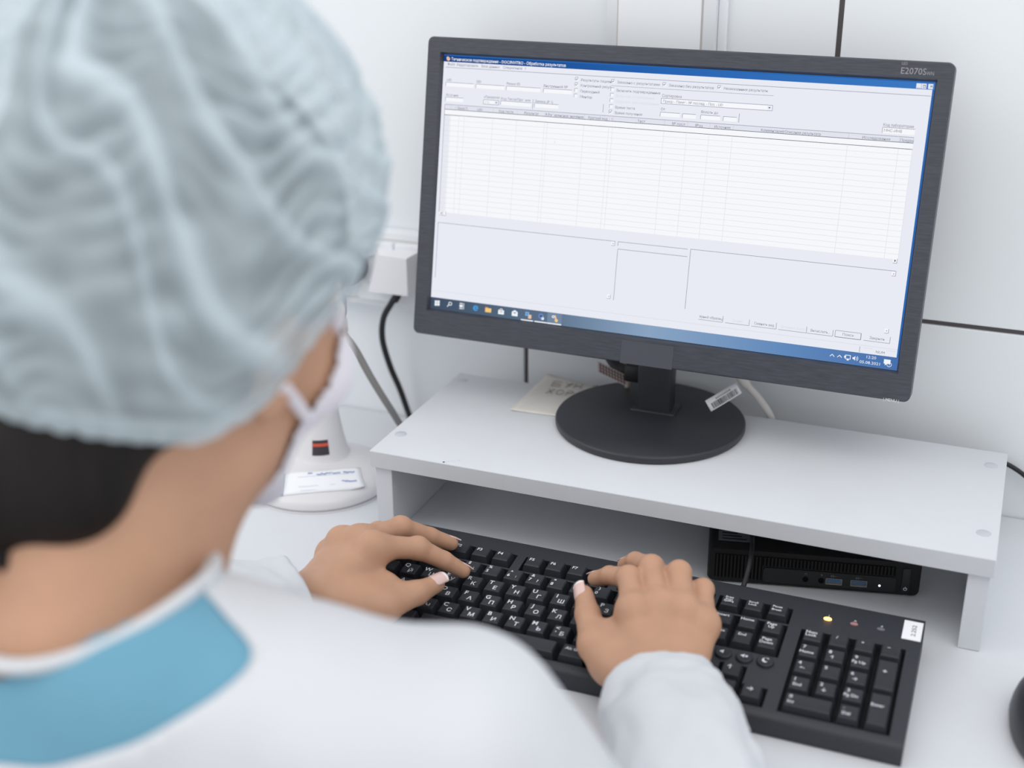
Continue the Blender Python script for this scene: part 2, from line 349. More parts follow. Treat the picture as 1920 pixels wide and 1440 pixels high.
for x, t, w in ((53, '! Замр П', 44), (134, 'LID', 18), (213, 'Код теста', 52), (305, 'Результат', 52), (382, 'R Референсное значение', 132), (531, 'Краткий код', 66), (611, '!', None), (699, 'Тест', 26), (814, '№ посл', 42), (890, 'IPos', 24), (952, 'Источник', 52), (1100, 'Комментарий/Описание результата', 184), (1409, 'Исследования', 82), (1521, 'Предва', 38)): ut(x, 180, t, w, 12, 'text')
for x in (36, 68, 88, 193, 280, 380, 390, 518, 604, 617, 790, 865, 938, 1013, 1369, 1519, 1560): uv(x, 206, 548, 'soft', 1.1); uv(x, 172, 186, 'pale', 1.0)
for k in range(1, 19): uh(13, 1560, 206+18.1*k, 'soft', 1.1)
ut(419, 266, '¿', None, 14, 'pale')
for x, y, t in ((21, 552, '◂'), (33, 552, ''), (1552, 553, '▸')):
    ur(x-6, y-7, x+6, y+7, 'white', 'f'); uh(x-6, x+6, y+7, 'line'); uv(x+6, y-7, y+7, 'line')
upoly([(23, 548), (23, 556), (18, 552)], 'dk'); upoly([(1550, 548), (1550, 557), (1555, 552.5)], 'dk')
for a, b_, c_, d_ in ((12, 660, 586, 785), (669, 905, 586, 600), (670, 906, 611, 787), (915, 1560, 585, 787)): uh(a, b_, c_, 'line', 1.7); uv(a, c_, d_, 'line', 1.7)
for x, y, up_ in ((652, 594, 1), (652, 777, 0), (1553, 594, 1), (1554, 777, 0)):
    ur(x-6, y-7, x+6, y+7, 'white'); uh(x-6, x+6, y+7, 'line'); uv(x+6, y-7, y+7, 'line'); upoly([(x-2.5, y+1.5), (x+2.5, y+1.5), (x, y-2)] if up_ else [(x-2.5, y-1.5), (x+2.5, y-1.5), (x, y+2)], 'text')
for x0_, x1_, t, w, c in ((963, 1043, 'ярный образец', 76, 'text'), (1051, 1129, 'Сканы', 34, 'soft'), (1137, 1216, 'Сменить вид', 64, 'text'), (1223, 1312, 'Бланки зака', 72, 'soft'), (1314, 1394, 'Вычислить...', 60, 'text'), (1401, 1480, 'Поиск', 34, 'text'), (1489, 1568, 'Закрыть', 46, 'text')):
    ur(x0_, 795, x1_, 816, 'win'); uh(x0_, x1_, 816, 'line' if t != 'Поиск' else 'dk'); uv(x1_, 795, 816, 'line' if t != 'Поиск' else 'dk')
    if t == 'Поиск': uh(x0_, x1_, 795, 'line'); uv(x0_, 795, 816, 'line')
    ut((x0_+x1_-w)/2, 805, t, w, 12, c)
uh(8, 1594, 833, 'soft'); uv(1481, 837, 856); ut(1530, 848, 'NUM', 26, 12, 'text'); uh(1492, 1520, 840, 'soft'); uh(1562, 1590, 840, 'soft')
ur(0, 858, 1600, 900, 'taskg'); ur(441, 859, 493, 900, 'tile', 'l')
for x0_, x1_ in ((345, 390), (395, 440), (441, 493)): ur(x0_, 895, x1_, 899, 'tw', 't')
for a, q in ((16, 869), (26, 868)):
    for e_, h_ in ((0, 0), (0, 10)): ur(a, q+h_, a+9, q+h_+9, 'tw', 't')
def ring(cx, cy, r0, r1, c, a0=0, a1=360, n=20):
    for i in range(n):
        a, e_ = math.radians(a0+(a1-a0)*i/n), math.radians(a0+(a1-a0)*(i+1)/n)
        upoly([(cx+r0*math.cos(a), cy+r0*math.sin(a)), (cx+r1*math.cos(a), cy+r1*math.sin(a)), (cx+r1*math.cos(e_), cy+r1*math.sin(e_)), (cx+r0*math.cos(e_), cy+r0*math.sin(e_))], c)
ring(76, 874, 4.5, 7, 'tw'); upoly([(70, 877), (72, 879), (66, 887), (64, 885)], 'tw')
ur(112, 872, 124, 882, 'tw', 't'); ur(114, 874, 122, 880, 'task', 't') if False else None
ur(112, 866, 124, 869, 'tw', 't'); ur(112, 885, 124, 888, 'tw', 't'); ur(127, 866, 129, 888, 'tw', 't')
ring(174, 878, 5.5, 10, 'e_blue', 40, 340); ur(166, 876, 184, 880, 'e_blue', 't')
ur(210, 869, 221, 873, 'orange', 't'); ur(210, 872, 233, 887, 'folder', 't')
ur(259, 873, 281, 888, 'tw', 't'); ring(270, 873, 4, 6, 'tw', 180, 360); ur(265, 877, 269.3, 881, 'orange', 't'); ur(270.3, 877, 275, 881, 'e_blue', 't')
upoly([(310, 873), (321, 866), (332, 873), (332, 888), (310, 888)], 'tw'); upoly([(313, 874), (329, 874), (321, 880)], 'task')
ur(360, 867, 374, 881, 'sky', 't'); ur(371, 876, 383, 890, 'peach', 't'); ur(364, 871, 369, 877, 'indigo', 't')
ring(418, 876, 5, 10, 'bluel'); ring(418, 876, 0, 5, 'indigo'); ring(424, 883, 0, 5.5, 'tw')
ring(462, 872, 2.5, 5, 'tw'); upoly([(466, 866), (471, 866), (475, 880), (469, 880)], 'peach'); ring(474, 884, 0, 6, 'folder')
for x in (1400, 1423): upoly([(x-7, 880), (x, 873), (x+7, 880), (x+7, 883), (x, 876), (x-7, 883)], 'tw')
ur(1440, 870, 1457, 872, 'tw', 't'); ur(1440, 882, 1457, 884, 'tw', 't'); ur(1440, 870, 1442, 884, 'tw', 't'); ur(1455, 870, 1457, 884, 'tw', 't'); ur(1437, 874, 1443, 880, 'tw', 't'); ur(1446, 884, 1452, 888, 'tw', 't')
upoly([(1463, 875), (1467, 875), (1471, 870), (1471, 886), (1467, 881), (1463, 881)], 'tw'); ring(1470, 878, 5, 6.5, 'tw', -50, 50, 8); ring(1470, 878, 9, 10.5, 'tw', -50, 50, 8)
ut(1502, 868, '12:20', 29, 13, 'tw'); ut(1485, 886, '05.08.2021', 62, 13, 'tw')
ur(1558, 868, 1578, 882, 'tw', 't'); upoly([(1562, 882), (1569, 882), (1562, 888)], 'tw'); ring(1575, 884, 6, 7.5, 'tw'); ut(1573, 884, '1', None, 10, 'tw')
UI.build('screen_image', uim, scro, None)

# ------------------------------------------------------------------ keyboard
U = .01905
kx, ky, kz, kyaw, ktilt = .0425, -.0916, .0278, .0027, .0996
kb = empty('keyboard', (kx, ky, kz), (ktilt, 0, kyaw)); tag(kb, 'black full size computer keyboard with white Latin and Cyrillic legends', 'keyboard')
def KX(x): return x*U
def KY(r): return -(r-3)*U
def deskz(ly): return (-kz-ly*math.sin(ktilt))/math.cos(ktilt)+.0003
DZ, FZ = -.0042, -.0112
kx0, kx1, kr0, kr1 = -.55, 23.46, -.86, 6.72
holes = [(0, 1, .1, 1.06), (2, 6, .1, 1.06), (6.5, 10.5, .1, 1.06), (11, 15, .1, 1.06), (15.25, 18.25, .1, 1.06), (0, 15, 1.25, 6.25), (15.25, 18.25, 1.25, 3.25), (16.25, 17.25, 4.25, 5.25), (15.25, 18.25, 5.25, 6.25), (18.88, 22.88, 1.25, 6.25)]
pad = .045
holes = [(a-pad, b-(-pad), c-pad, d_+pad) for a, b, c, d_ in holes]
xs = sorted({kx0, kx1, *[h[0] for h in holes], *[h[1] for h in holes]}); rs = sorted({kr0, 6.40, *[h[2] for h in holes], *[h[3] for h in holes]})
inh = lambda x, r: any(h[0] < x < h[1] and h[2] < r < h[3] for h in holes)
b = MB(); cell = {}
for i in range(len(xs)-1):
    for j in range(len(rs)-1): cell[i, j] = inh((xs[i]+xs[i+1])/2, (rs[j]+rs[j+1])/2)
for (i, j), h in cell.items():
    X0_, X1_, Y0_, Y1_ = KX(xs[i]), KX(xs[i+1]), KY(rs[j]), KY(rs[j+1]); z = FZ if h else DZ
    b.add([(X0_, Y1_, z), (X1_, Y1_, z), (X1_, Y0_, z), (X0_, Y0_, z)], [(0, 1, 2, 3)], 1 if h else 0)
    for di, dj, e in ((1, 0, ((X1_, Y0_), (X1_, Y1_))), (0, 1, ((X0_, Y1_), (X1_, Y1_)))):
        q = cell.get((i+di, j+dj))
        if q is not None and q != h:
            (ax, ay), (bx_, by_) = e; b.add([(ax, ay, DZ), (bx_, by_, DZ), (bx_, by_, FZ), (ax, ay, FZ)], [(0, 1, 2, 3)], 0)
# rounded front lip, back and sides down to the desk
L, Rr_ = KX(kx0), KX(kx1); yb, y1_ = KY(kr0), KY(6.40)
prof = [(y1_, DZ), (y1_-.0030, DZ-.0003), (y1_-.0052, DZ-.0014), (y1_-.0066, DZ-.0034), (y1_-.0072, DZ-.0060), (y1_-.0080, deskz(y1_-.008)+.0006), (yb, deskz(yb)+.0006), (yb+.0012, DZ-.006), (yb+.0006, DZ-.001), (yb, DZ)]
n = len(prof)
b.add([(L, y, z) for y, z in prof]+[(Rr_, y, z) for y, z in prof], [(i, i+n, i+n+1, i+1) for i in range(n-1)]+[tuple(range(n)), tuple(range(2*n-1, n-1, -1))], 0)
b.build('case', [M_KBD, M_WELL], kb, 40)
kmesh = {}
def keymesh(w, h):
    k = (round(w, 3), round(h, 3))
    if k not in kmesh:
        hw, hh = w*U/2-.0007, h*U/2-.0007
        ringv = lambda l, r, bk, f, z: [(-hw+l, -hh+f, z), (hw-r, -hh+f, z), (hw-r, hh-bk, z), (-hw+l, hh-bk, z)]
        q = MB(); q.loft([ringv(0, 0, 0, 0, -.0108), ringv(.0022, .0022, .0014, .0030, -.0009), ringv(.0030, .0030, .0020, .0040, -.0001), ringv(.0046, .0046, .0040, .0058, -.0004)], False, True)
        kmesh[k] = mesh('key', q.v, q.f, M_KEY, 20)
    return kmesh[k]
def key(x, r, w=1, h=1, leg=()):
    o = link('key', keymesh(w, h), kb, (KX(x+w/2), KY(r), 0))
    if leg:
        q = MB()
        for t, lx, ly, sz in leg:
            v, f = glyphs(t, sz, None, 'CENTER', .015); q.add([(lx+p[0], ly+p[1], .00015) for p in v], f)
        q.build('legend', M_LEG, o, None)
BIG, SM, TINY = .0062, .0048, .0033
def lat(c, cy=None, cx=.0):
    L_ = [(c, -.0032, .0036, BIG)]
    if cy: L_.append((cy, .0018, -.0022, BIG))
    return L_
def fk(t): return [(t, -.0022, .0026, SM)]
FR = .58
key(0, FR, 1, .96, [('Esc', -.001, .002, TINY*1.2)])
for i in range(12):
    x = 2+i+(.5 if i > 3 else 0)+(.5 if i > 7 else 0); key(x, FR, 1, .96, fk('F%d' % (i+1)))
key(15.25, FR, 1, .96, [('Print', -.001, .0042, TINY), ('Scrn', -.001, .0016, TINY), ('SysRq', -.001, -.0010, TINY)])
key(16.25, FR, 1, .96, [('Scroll', -.001, .0036, TINY), ('Lock', -.001, .0006, TINY)]); key(17.25, FR, 1, .96, [('Pause', -.001, .0040, TINY), ('Break', -.001, 0, TINY)])
num = [('~', '`', 'Ё'), ('!', '1', ''), ('@', '2', '"'), ('#', '3', '№'), ('$', '4', ';'), ('%', '5', ''), ('^', '6', ':'), ('&', '7', '?'), ('*', '8', ''), ('(', '9', ''), (')', '0', ''), ('_', '-', ''), ('+', '=', '')]
for i, (a, d_, c) in enumerate(num):
    L_ = [(a, -.0026, .0042, SM), (d_, -.0036, -.0014, SM*1.05)]
    if c: L_.append((c, .0030, -.0020, SM))
    key(i, 1.75, leg=L_)
key(13, 1.75, 2, leg=[('←', -.008, .002, SM), ('Backspace', .002, .002, TINY*1.2)])
rowQ = list(zip('QWERTYUIOP[]', 'ЙЦУКЕНГШЩЗХЪ')); rowA = list(zip("ASDFGHJKL;'", 'ФЫВАПРОЛДЖЭ')); rowZ = list(zip('ZXCVBNM<>/', 'ЯЧСМИТЬБЮ.'))
key(0, 2.75, 1.5, leg=[('Tab', -.006, .002, SM)])
for i, (a, c) in enumerate(rowQ): key(1.5+i, 2.75, leg=lat(a, c))
key(13.5, 2.75, 1.5, leg=[('|', -.006, .003, SM), ('\\', -.006, -.002, SM)])
key(0, 3.75, 1.75, leg=[('Caps Lock', -.003, .002, TINY*1.2)])
for i, (a, c) in enumerate(rowA): key(1.75+i, 3.75, leg=lat(a, c))
key(12.75, 3.75, 2.25, leg=[('Enter', -.008, .002, SM)])
key(0, 4.75, 2.25, leg=[('Shift', -.010, .002, SM)])
for i, (a, c) in enumerate(rowZ): 
    L_ = lat(a, c)
    if a == '<': L_.append((',', -.0036, -.0012, BIG))
    key(2.25+i, 4.75, leg=L_)
key(12.25, 4.75, 2.75, leg=[('Shift', -.012, .002, SM)])
for x, w, t in ((0, 1.25, 'Ctrl'), (1.25, 1.25, ''), (2.5, 1.25, 'Alt'), (3.75, 6.25, ''), (10, 1.25, 'Alt Gr'), (11.25, 1.25, ''), (12.5, 1.25, ''), (13.75, 1.25, 'Ctrl')): key(x, 5.75, w, leg=[(t, -.001, .0024, SM*.9)] if t else ())
for x, t in ((15.25, ('Insert',)), (16.25, ('Home',)), (17.25, ('Page', 'Up'))): key(x, 1.75, leg=[(q, -.0008, .0034-.0036*k, .0042) for k, q in enumerate(t)])
for x, t in ((15.25, ('Delete',)), (16.25, ('End',)), (17.25, ('Page', 'Down'))): key(x, 2.75, leg=[(q, -.0008, .0034-.0036*k, .0042) for k, q in enumerate(t)])
key(16.25, 4.75, leg=[('↑', -.001, .0022, BIG)]); key(15.25, 5.75, leg=[('←', -.001, .002, BIG)]); key(16.25, 5.75, leg=[('↓', -.001, .002, BIG)]); key(17.25, 5.75, leg=[('→', -.001, .002, BIG)])
nx = 18.88
for i, t in enumerate((('Num', 'Lock'), ('/',), ('*',), ('−',))): key(nx+i, 1.75, leg=[(q, -.0016, .0034-.0034*k, .0042) for k, q in enumerate(t)])
NP = ((('7', 'Home'), ('8', '↑'), ('9', 'Pg Up')), (('4', '←'), ('5', ''), ('6', '→')), (('1', 'End'), ('2', '↓'), ('3', 'Pg Dn')))
for r, rw in enumerate(NP):
    for i, (a, c) in enumerate(rw): key(nx+i, 2.75+r, leg=[(a, -.0036, .0040, SM)]+([(c, -.0012, -.0016, .0042 if len(c) > 1 else SM)] if c else []))
key(nx, 5.75, 2, leg=[('0', -.0125, .0036, SM), ('Ins', -.0118, -.0018, .0042)]); key(nx+2, 5.75, leg=[('.', -.0036, .0034, SM), ('Del', -.0016, -.0016, .0042)])
key(nx+3, 3.25, 1, 2, [('+', -.001, .004, BIG)]); key(nx+3, 5.25, 1, 2, [('Enter', -.001, .004, .0042)])
for x, t in ((16.22, '◀'), (17.05, '●'), (17.88, '☾')):
    q = MB(); q.lathe([(.0066, 0), (.0064, .0016), (.0056, .0022), (.0, .0017)], (0, 0, 0), 28, close0=False, close1=False)
    o = q.build('media_button', M_KEY, kb, 40, (KX(x), KY(3.72), DZ))
    q = MB()
    if t == '☾':
        n_ = 10; q.add([(.0026*math.cos(a), .0026*math.sin(a), 0) for a in np.linspace(.6, 5.2, n_)]+[(.0009+.0021*math.cos(a), .0009+.0021*math.sin(a), 0) for a in np.linspace(5.0, .8, n_)], [tuple([i, i+1, 2*n_-2-i, 2*n_-1-i]) for i in range(n_-1)])
    else:
        q.add([(-.0026, -.0008, 0), (-.0014, -.0008, 0), (0, -.0022, 0), (0, .0022, 0), (-.0014, .0008, 0), (-.0026, .0008, 0)], [(0, 1, 2, 3, 4, 5)])
        if t == '●': q.add([(.0008, -.001, 0), (.0026, -.001, 0), (.0026, .001, 0), (.0008, .001, 0)], [(0, 1, 2, 3)])
    q.build('symbol', M_LEG, o, None, (0, 0, .0022))
ledm = [emat('led_amber', (255, 176, 90), 6), mat('led_rose', (170, 120, 120), .4), mat('led_grey', (105, 108, 116), .4)]
for i, t in enumerate(('1', 'A', '↓')):
    q = MB(); q.lathe([(.0030, 0), (.0030, .0007), (.0026, .0010)], (0, 0, 0), 20, sx=1, sy=.55); x = 19.72+1.055*i
    o = q.build('status_light', ledm[i], kb, 40, (KX(x), KY(.26), DZ))
    v, f = glyphs(t, .0034, None, 'CENTER'); q = MB(); q.add([(p[0], p[1], 0) for p in v], f); q.build('symbol', M_LEG, o, None, (.0004, .0042, .0002))
q = MB(); q.bbox((KX(22.66), KY(.55), DZ), (KX(23.4), KY(-.68), DZ+.00025), .0001, 1); st = q.build('number_sticker', M_PAPER, kb, None)
v, f = glyphs('2.252', .0046, .0135, 'CENTER'); q = MB(); q.add([(KX(23.08)-p[1], KY(-.06)+p[0], DZ+.0004) for p in v], f); q.build('sticker_print', M_PRINT, st, None)
kmw = Matrix.Translation((kx, ky, kz)) @ Matrix.Rotation(kyaw, 4, 'Z') @ Matrix.Rotation(ktilt, 4, 'X'); kin = kmw.inverted()
cab = [(.3425, -.018, .016), (.3441, -.002, .0205), (.3455, .010, .034), (.344, .026, .0425), (.3385, .055, .0385), (.330, .10, .038), (.325, .15, .038), (.32, .205, .02)]
MB().tube([kin @ Vector(p) for p in cab], .0021, 12).build('cable', M_CABLE, kb, 60)
MB().tube([kin @ Vector(p) for p in ((.3421, -.022, .0155), (.3430, -.010, .0180), (.3441, -.002, .0205))], [.0036, .0028], 12).build('strain_relief', M_CABLE, kb, 60)

# ------------------------------------------------------------------ mini computer
pr = math.atan2(.0381, .1722)
pc = empty('mini_computer', (.3066, .0298, 0), (0, 0, pr)); tag(pc, 'small black desktop computer lying under the riser with lit power light', 'computer')
PW, PD, PH = .1765, .150, .0345
b = MB(); b.loft([rrect(0, PW, .0012, PH, .0045, PD), rrect(0, PW, .0012, PH, .0045, .003), rrect(.0012, PW-.0012, .0024, PH-.0012, .004, 0)]); b.build('case', M_PC, pc, 30)
b = MB(); b.box((.006, -.0003, .006), (.046, .0001, PH-.006)); b.box((.046, -.0003, PH-.0145), (PW-.021, .0001, PH-.006)); b.build('vent_recess', M_PCD, pc, None)
b = MB()
for k in range(13): b.box((.0072+.003*k, -.0012, .006), (.0086+.003*k, 0, PH-.006))
for k in range(36): b.box((.0472+.003*k, -.0012, PH-.0145), (.0486+.003*k, 0, PH-.006))
b.build('vent_grille', M_PC, pc, None)
b = MB(); b.loft([rrect(.047, PW-.020, .0045, PH-.016, .003, 0), rrect(.047, PW-.020, .0045, PH-.016, .003, -.0008)]); b.build('port_panel', M_BLACK, pc, 30)
M_USB = mat('usb_blue', (58, 104, 150), .4); M_MET = mat('port_metal', (150, 150, 150), .3, metal=1)
for x in (.106, .1265):
    b = MB(); b.loft([rrect(x-.0068, x+.0068, .0072, .0132, .0005, -.0008), rrect(x-.0068, x+.0068, .0072, .0132, .0005, -.0013), rrect(x-.0062, x+.0062, .0078, .0126, .0004, -.0013), rrect(x-.0062, x+.0062, .0078, .0126, .0004, -.0006)], True, True)
    o = b.build('usb_port', [M_MET], pc, None)
    b = MB(); b.box((x-.0055, -.0012, .0102), (x+.0055, -.0007, .0122)); b.build('tongue', M_USB, o, None)
    v, f = glyphs('SS⇠', .0028, .006, 'CENTER'); b = MB(); b.add([(x+p[0], -.00085, .0152+p[1]) for p in v], f); b.build('symbol', mat('faint_print', (120, 124, 130), .6), o, None)
for x, t in ((.0825, '∩'), (.0955, '↑')):
    b = MB(); b.lathe([(.0024, 0), (.0024, .0006), (.0017, .0006), (.0017, -.001)], (0, 0, 0), 20); o = b.build('audio_jack', M_PCD, pc, 40, (x, -.0008, .0102), (math.pi/2, 0, 0))
    v, f = glyphs(t, .003, None, 'CENTER'); b = MB(); b.add([(p[0], .0052+p[1], .0002) for p in v], f); b.build('symbol', mat('faint_print', (120, 124, 130)), o, None)
b = MB(); b.lathe([(.0009, 0), (.0009, .0004)], (0, 0, 0), 14); b.build('power_light', emat('led_white', (235, 240, 255), 3), pc, None, (.1435, -.0008, .0098), (math.pi/2, 0, 0))
b = MB(); b.loft([rrect(PW-.0155, PW-.0085, .005, PH-.007, .0018, 0), rrect(PW-.0155, PW-.0085, .005, PH-.007, .0018, -.0007), rrect(PW-.0149, PW-.0091, .0056, PH-.0076, .0014, -.0009)]); o = b.build('power_button', M_BLACK, pc, 30)
b = MB()
for i in range(12):
    a, e = math.radians(120+300*i/12), math.radians(120+300*(i+1)/12); R0, R1 = .0011, .0016
    b.add([(PW-.012+q*math.cos(t), -.00105, .0085+q*math.sin(t)) for q, t in ((R0, a), (R1, a), (R1, e), (R0, e))], [(0, 1, 2, 3)])
b.box((PW-.01225, -.0011, .0087), (PW-.01175, -.001, .0106)); b.build('symbol', M_LEG, o, None)
b = MB(); b.box((.008, .012, PH), (.035, .030, PH+.0002)); o = b.build('top_sticker', mat('grey_sticker', (96, 104, 112), .5), pc, None)
b = MB(); [b.box((.011, .015+.005*k, PH+.0002), (.032-.004*k, .017+.005*k, PH+.0003)) for k in range(3)]; b.build('sticker_print', M_PRINT, o, None)

# ------------------------------------------------------------------ paper note, mouse, cables
nt_ = empty('paper_note', (.105, .18, SH+.0004)); tag(nt_, 'cream paper note with pencil writing tucked under the monitor foot', 'note')
A, B_, C_, D_ = [Vector(p) for p in ((.0862, .228, 0), (.0843, .1285, 0), (.165, .133, 0), (.163, .208, 0))]
vv, ff = [], []
N = 14
for i in range(N+1):
    for j in range(N+1):
        s, t = i/N, j/N; p = (A*(1-s)+D_*s)*(1-t)+(B_*(1-s)+C_*s)*t
        h = .004*max(0, .25-s)**2*16*max(0, t-.75)*.5+.0035*max(0, .3-t)*max(0, .8-s)
        vv.append((p.x-.105, p.y-.18, .0001+h))
for i in range(N):
    for j in range(N): q = i*(N+1)+j; ff.append((q, q+1, q+N+2, q+N+1))
o = link('sheet', mesh('sheet', vv, ff, M_NOTE, 60), nt_)
sm = o.modifiers.new('thick', 'SOLIDIFY'); sm.thickness = .0002; sm.offset = 1
def strokes(name, paths, r, mt, parent, xf):
    b = MB()
    for P in paths:
        q = [xf(*p) for p in P]
        b.tube(q, r, 5, sub=0)
    return b.build(name, mt, parent, None)
glyph_paths = [[(8, 10), (0, 10), (0, 0), (7, 0), (8, 3), (6, 5), (0, 5)], [(12, 10), (15, 5), (19, 10), (14, 0)], [(22, 10), (22, 0)], [(22, 5), (28, 5)], [(28, 10), (28, 0)],
               [(0, -6), (6, -16)], [(6, -6), (0, -16)], [(11, -6), (9, -10), (10, -15), (14, -16), (16, -11), (14, -7), (11, -6)], [(19, -16), (19, -6), (23, -6), (25, -9), (22, -11), (19, -11)], [(38, 9), (46, 9)], [(42, 12), (41, 5)]]
strokes('writing', glyph_paths, .00028, M_PENCIL, nt_, lambda x, y: (-.004+x*.00105-y*.0001, .018+y*.00125+x*.0001, .0012))

mo = empty('computer_mouse', (.585, -.085, 0), (0, 0, .1)); tag(mo, 'black computer mouse on the desk at the right edge', 'mouse')
b = MB(); prof = []
for k in range(9):
    t = k/8; zz = .002+.034*math.sin(t*math.pi/2); rr = .030*math.cos(t*math.pi/2*.93)**.6 if k else .0285
    prof.append((rr, zz))
b.lathe(prof, (0, 0, 0), 40, sx=1, sy=1.85); b.build('shell', M_STAND, mo, 50)
b = MB(); b.tube([(0, .03, .027), (0, .042, .0225), (0, .052, .013)], .0035, 10); b.build('scroll_wheel', M_BLACK, mo, 50)

cb = MB().tube([(.47, .232, .012), (.50, .238, .052), (.525, .241, .058), (.545, .240, .052), (.570, .238, .034), (.60, .235, .012), (.66, .225, .0035), (.78, .20, .0035)], .0023, 10).build('black_cable', M_CABLE, None, 60)
tag(cb, 'thin black cable arching out from behind the riser at the right', 'cable')

# white cable with barcode flag behind the monitor
tc_ = empty('tagged_cable', (.27, .20, SH)); tag(tc_, 'pale cable with a white barcode flag hanging behind the monitor foot', 'cable')
MB().tube([(.018, -.014, .060), (.0225, -.006, .040), (.0267, 0, .0308), (.038, .005, .017), (.0498, .010, -.0026), (.054, .020, -.030), (.055, .026, -.081)], .0036, 12).build('cable', M_WCABLE, tc_, 60)
MB().tube([(.018, -.014, .060), (.0225, -.006, .040), (.0262, -.0005, .0318)], .0048, 14, sub=4).build('sleeve', M_WCABLE, tc_, 60)
def flag(name, parent, xf, ln, ht, bars):
    vv = []; ff = []
    for i in range(13):
        t = i/12
        for z in (0, 1): vv.append(xf @ Vector((-ln*t, -.004*math.sin(t*2.2), -ht*z+.0*t)))
    for i in range(12): ff.append((2*i, 2*i+1, 2*i+3, 2*i+2))
    o = link(name, mesh(name, vv, ff, M_PAPER, 60), parent); sm = o.modifiers.new('thick', 'SOLIDIFY'); sm.thickness = .0003; sm.offset = 0
    b = MB(); rnd = random.Random(3); t = .08
    while t < .9:
        w = rnd.choice((.008, .008, .014, .022))
        b.add([xf @ Vector((-ln*q, -.004*math.sin(q*2.2)-.0003, -ht*z)) for q, z in ((t, .42), (t, .9), (t+w, .9), (t+w, .42))], [(0, 1, 2, 3)]); t += w+rnd.choice((.008, .012, .018))
    t = .25
    while t < .75: b.add([xf @ Vector((-ln*q, -.004*math.sin(q*2.2)-.0003, -ht*z)) for q, z in ((t, .2), (t, .33), (t+.022, .33), (t+.022, .2))], [(0, 1, 2, 3)]); t += .05
    b.build(bars, M_PRINT, o, None)
P0, P1, P2 = Vector((.0185, -.012, .0370)), Vector((-.0053, -.035, .0234)), Vector((.0255, -.012, .0300))
ex = (P0-P1).normalized(); ey = (P0-P2); ey = (ey-ex*ey.dot(ex)).normalized(); nz = ex.cross(ey); nz = nz if nz.y < 0 else -nz
fm = Matrix(((ex.x, -nz.x, ey.x, P0.x), (ex.y, -nz.y, ey.y, P0.y), (ex.z, -nz.z, ey.z, P0.z), (0, 0, 0, 1)))
flag('barcode_flag', tc_, fm, (P0-P1).length, .0115, 'barcode')
# video cable plugged in low at the monitor's back, left of the neck
vc = empty('video_cable', (.186, .197, .1195)); tag(vc, 'black video cable plug with printed sticker behind the monitor, left of its neck', 'cable')
MB().bbox((-.006, -.012, -.012), (.018, .008, .006), .003, 2).build('plug', M_BLACK, vc, 40)
MB().tube([(-.004, 0, -.004), (-.016, .004, -.004), (-.028, .012, .004), (-.04, .02, .02)], .0058, 12).build('cord', M_CABLE, vc, 60)
MB().tube([(-.004, .004, -.012), (-.009, .010, -.028), (-.014, .018, -.052), (-.016, .022, -.09), (-.016, .024, -.145)], .0022, 10).build('thin_cord', mat('beige_cable', (196, 180, 170), .5), vc, 60)
b = MB(); c0 = Vector((-.034, -.008, .004)); ux = Vector((.029, .003, -.012)); uz = Vector((.004, -.010, -.007))
b.add([c0, c0+ux, c0+ux+uz, c0+uz, c0+Vector((0, .0003, .0003)), c0+ux+Vector((0, .0003, .0003)), c0+ux+uz+Vector((0, .0003, .0003)), c0+uz+Vector((0, .0003, .0003))], [(0, 3, 2, 1), (4, 5, 6, 7), (0, 1, 5, 4), (1, 2, 6, 5), (2, 3, 7, 6), (3, 0, 4, 7)])
o = b.build('cable_sticker', mat('sticker_pale', (198, 186, 184), .7), vc, None)
b = MB(); nn = ux.cross(uz).normalized()*.0004
nn = nn if nn.y < 0 or nn.z > 0 else -nn
for k in range(9): q = c0+nn+ux*(.08+.1*k); b.add([q+uz*.05, q+uz*.95, q+uz*.95+ux*.035, q+uz*.05+ux*.035], [(0, 1, 2, 3)])
for k in range(3): q = c0+nn+uz*(.2+.28*k); b.add([q+ux*.05, q+ux*.95, q+ux*.95+uz*.07, q+ux*.05+uz*.07], [(0, 1, 2, 3)])
b.build('sticker_print', mat('brown_print', (110, 84, 84), .8), o, None)

# white power plug with black cable in the wall socket
pa = empty('power_plug', (-.088, .205, .18)); tag(pa, 'white angled power plug with black cable in the wall socket', 'plug')
b = MB(); b.loft([[(-.021, .028, -.022), (.030, .028, -.022), (.030, .028, .020), (-.021, .028, .020)], [(-.018, .002, -.021), (.029, .002, -.021), (.029, .002, .020), (-.004, .002, .021)], [(-.0165, .0, -.0205), (.0285, .0, -.0205), (.0285, .0, .0195), (-.0030, .0, .0205)]])
b.build('housing', mat('plug_white', (232, 232, 236), .4), pa, 30)
MB().tube([(.012, .010, -.018), (.012, .008, -.024), (.009, .008, -.030)], [.0052, .0046, .004], 12).build('strain_relief', M_CABLE, pa, 60)
MB().tube([(.012, .009, -.022), (.006, .008, -.032), (-.006, .010, -.052), (-.0105, .014, -.078), (-.006, .020, -.110), (.001, .028, -.140), (.008, .034, -.172), (.010, .036, -.1765)], .0033, 12).build('cable', M_CABLE, pa, 60)
rp = empty('round_plug', (-.136, .205, .178)); tag(rp, 'round dark grey plug in the wall socket beside the white plug', 'plug')
b = MB(); b.lathe([(.0165, 0), (.0185, .002), (.0185, .018), (.016, .022), (.0, .023)], (0, 0, 0), 40, close1=False); b.build('housing', mat('plug_grey', (92, 94, 104), .4), rp, 40, (0, .026, 0), (math.pi/2, 0, 0))
MB().tube([(0, .006, -.012), (-.006, .004, -.024), (-.018, .006, -.032), (-.032, .010, -.040)], .0034, 10).build('cable', M_GCABLE, rp, 60)
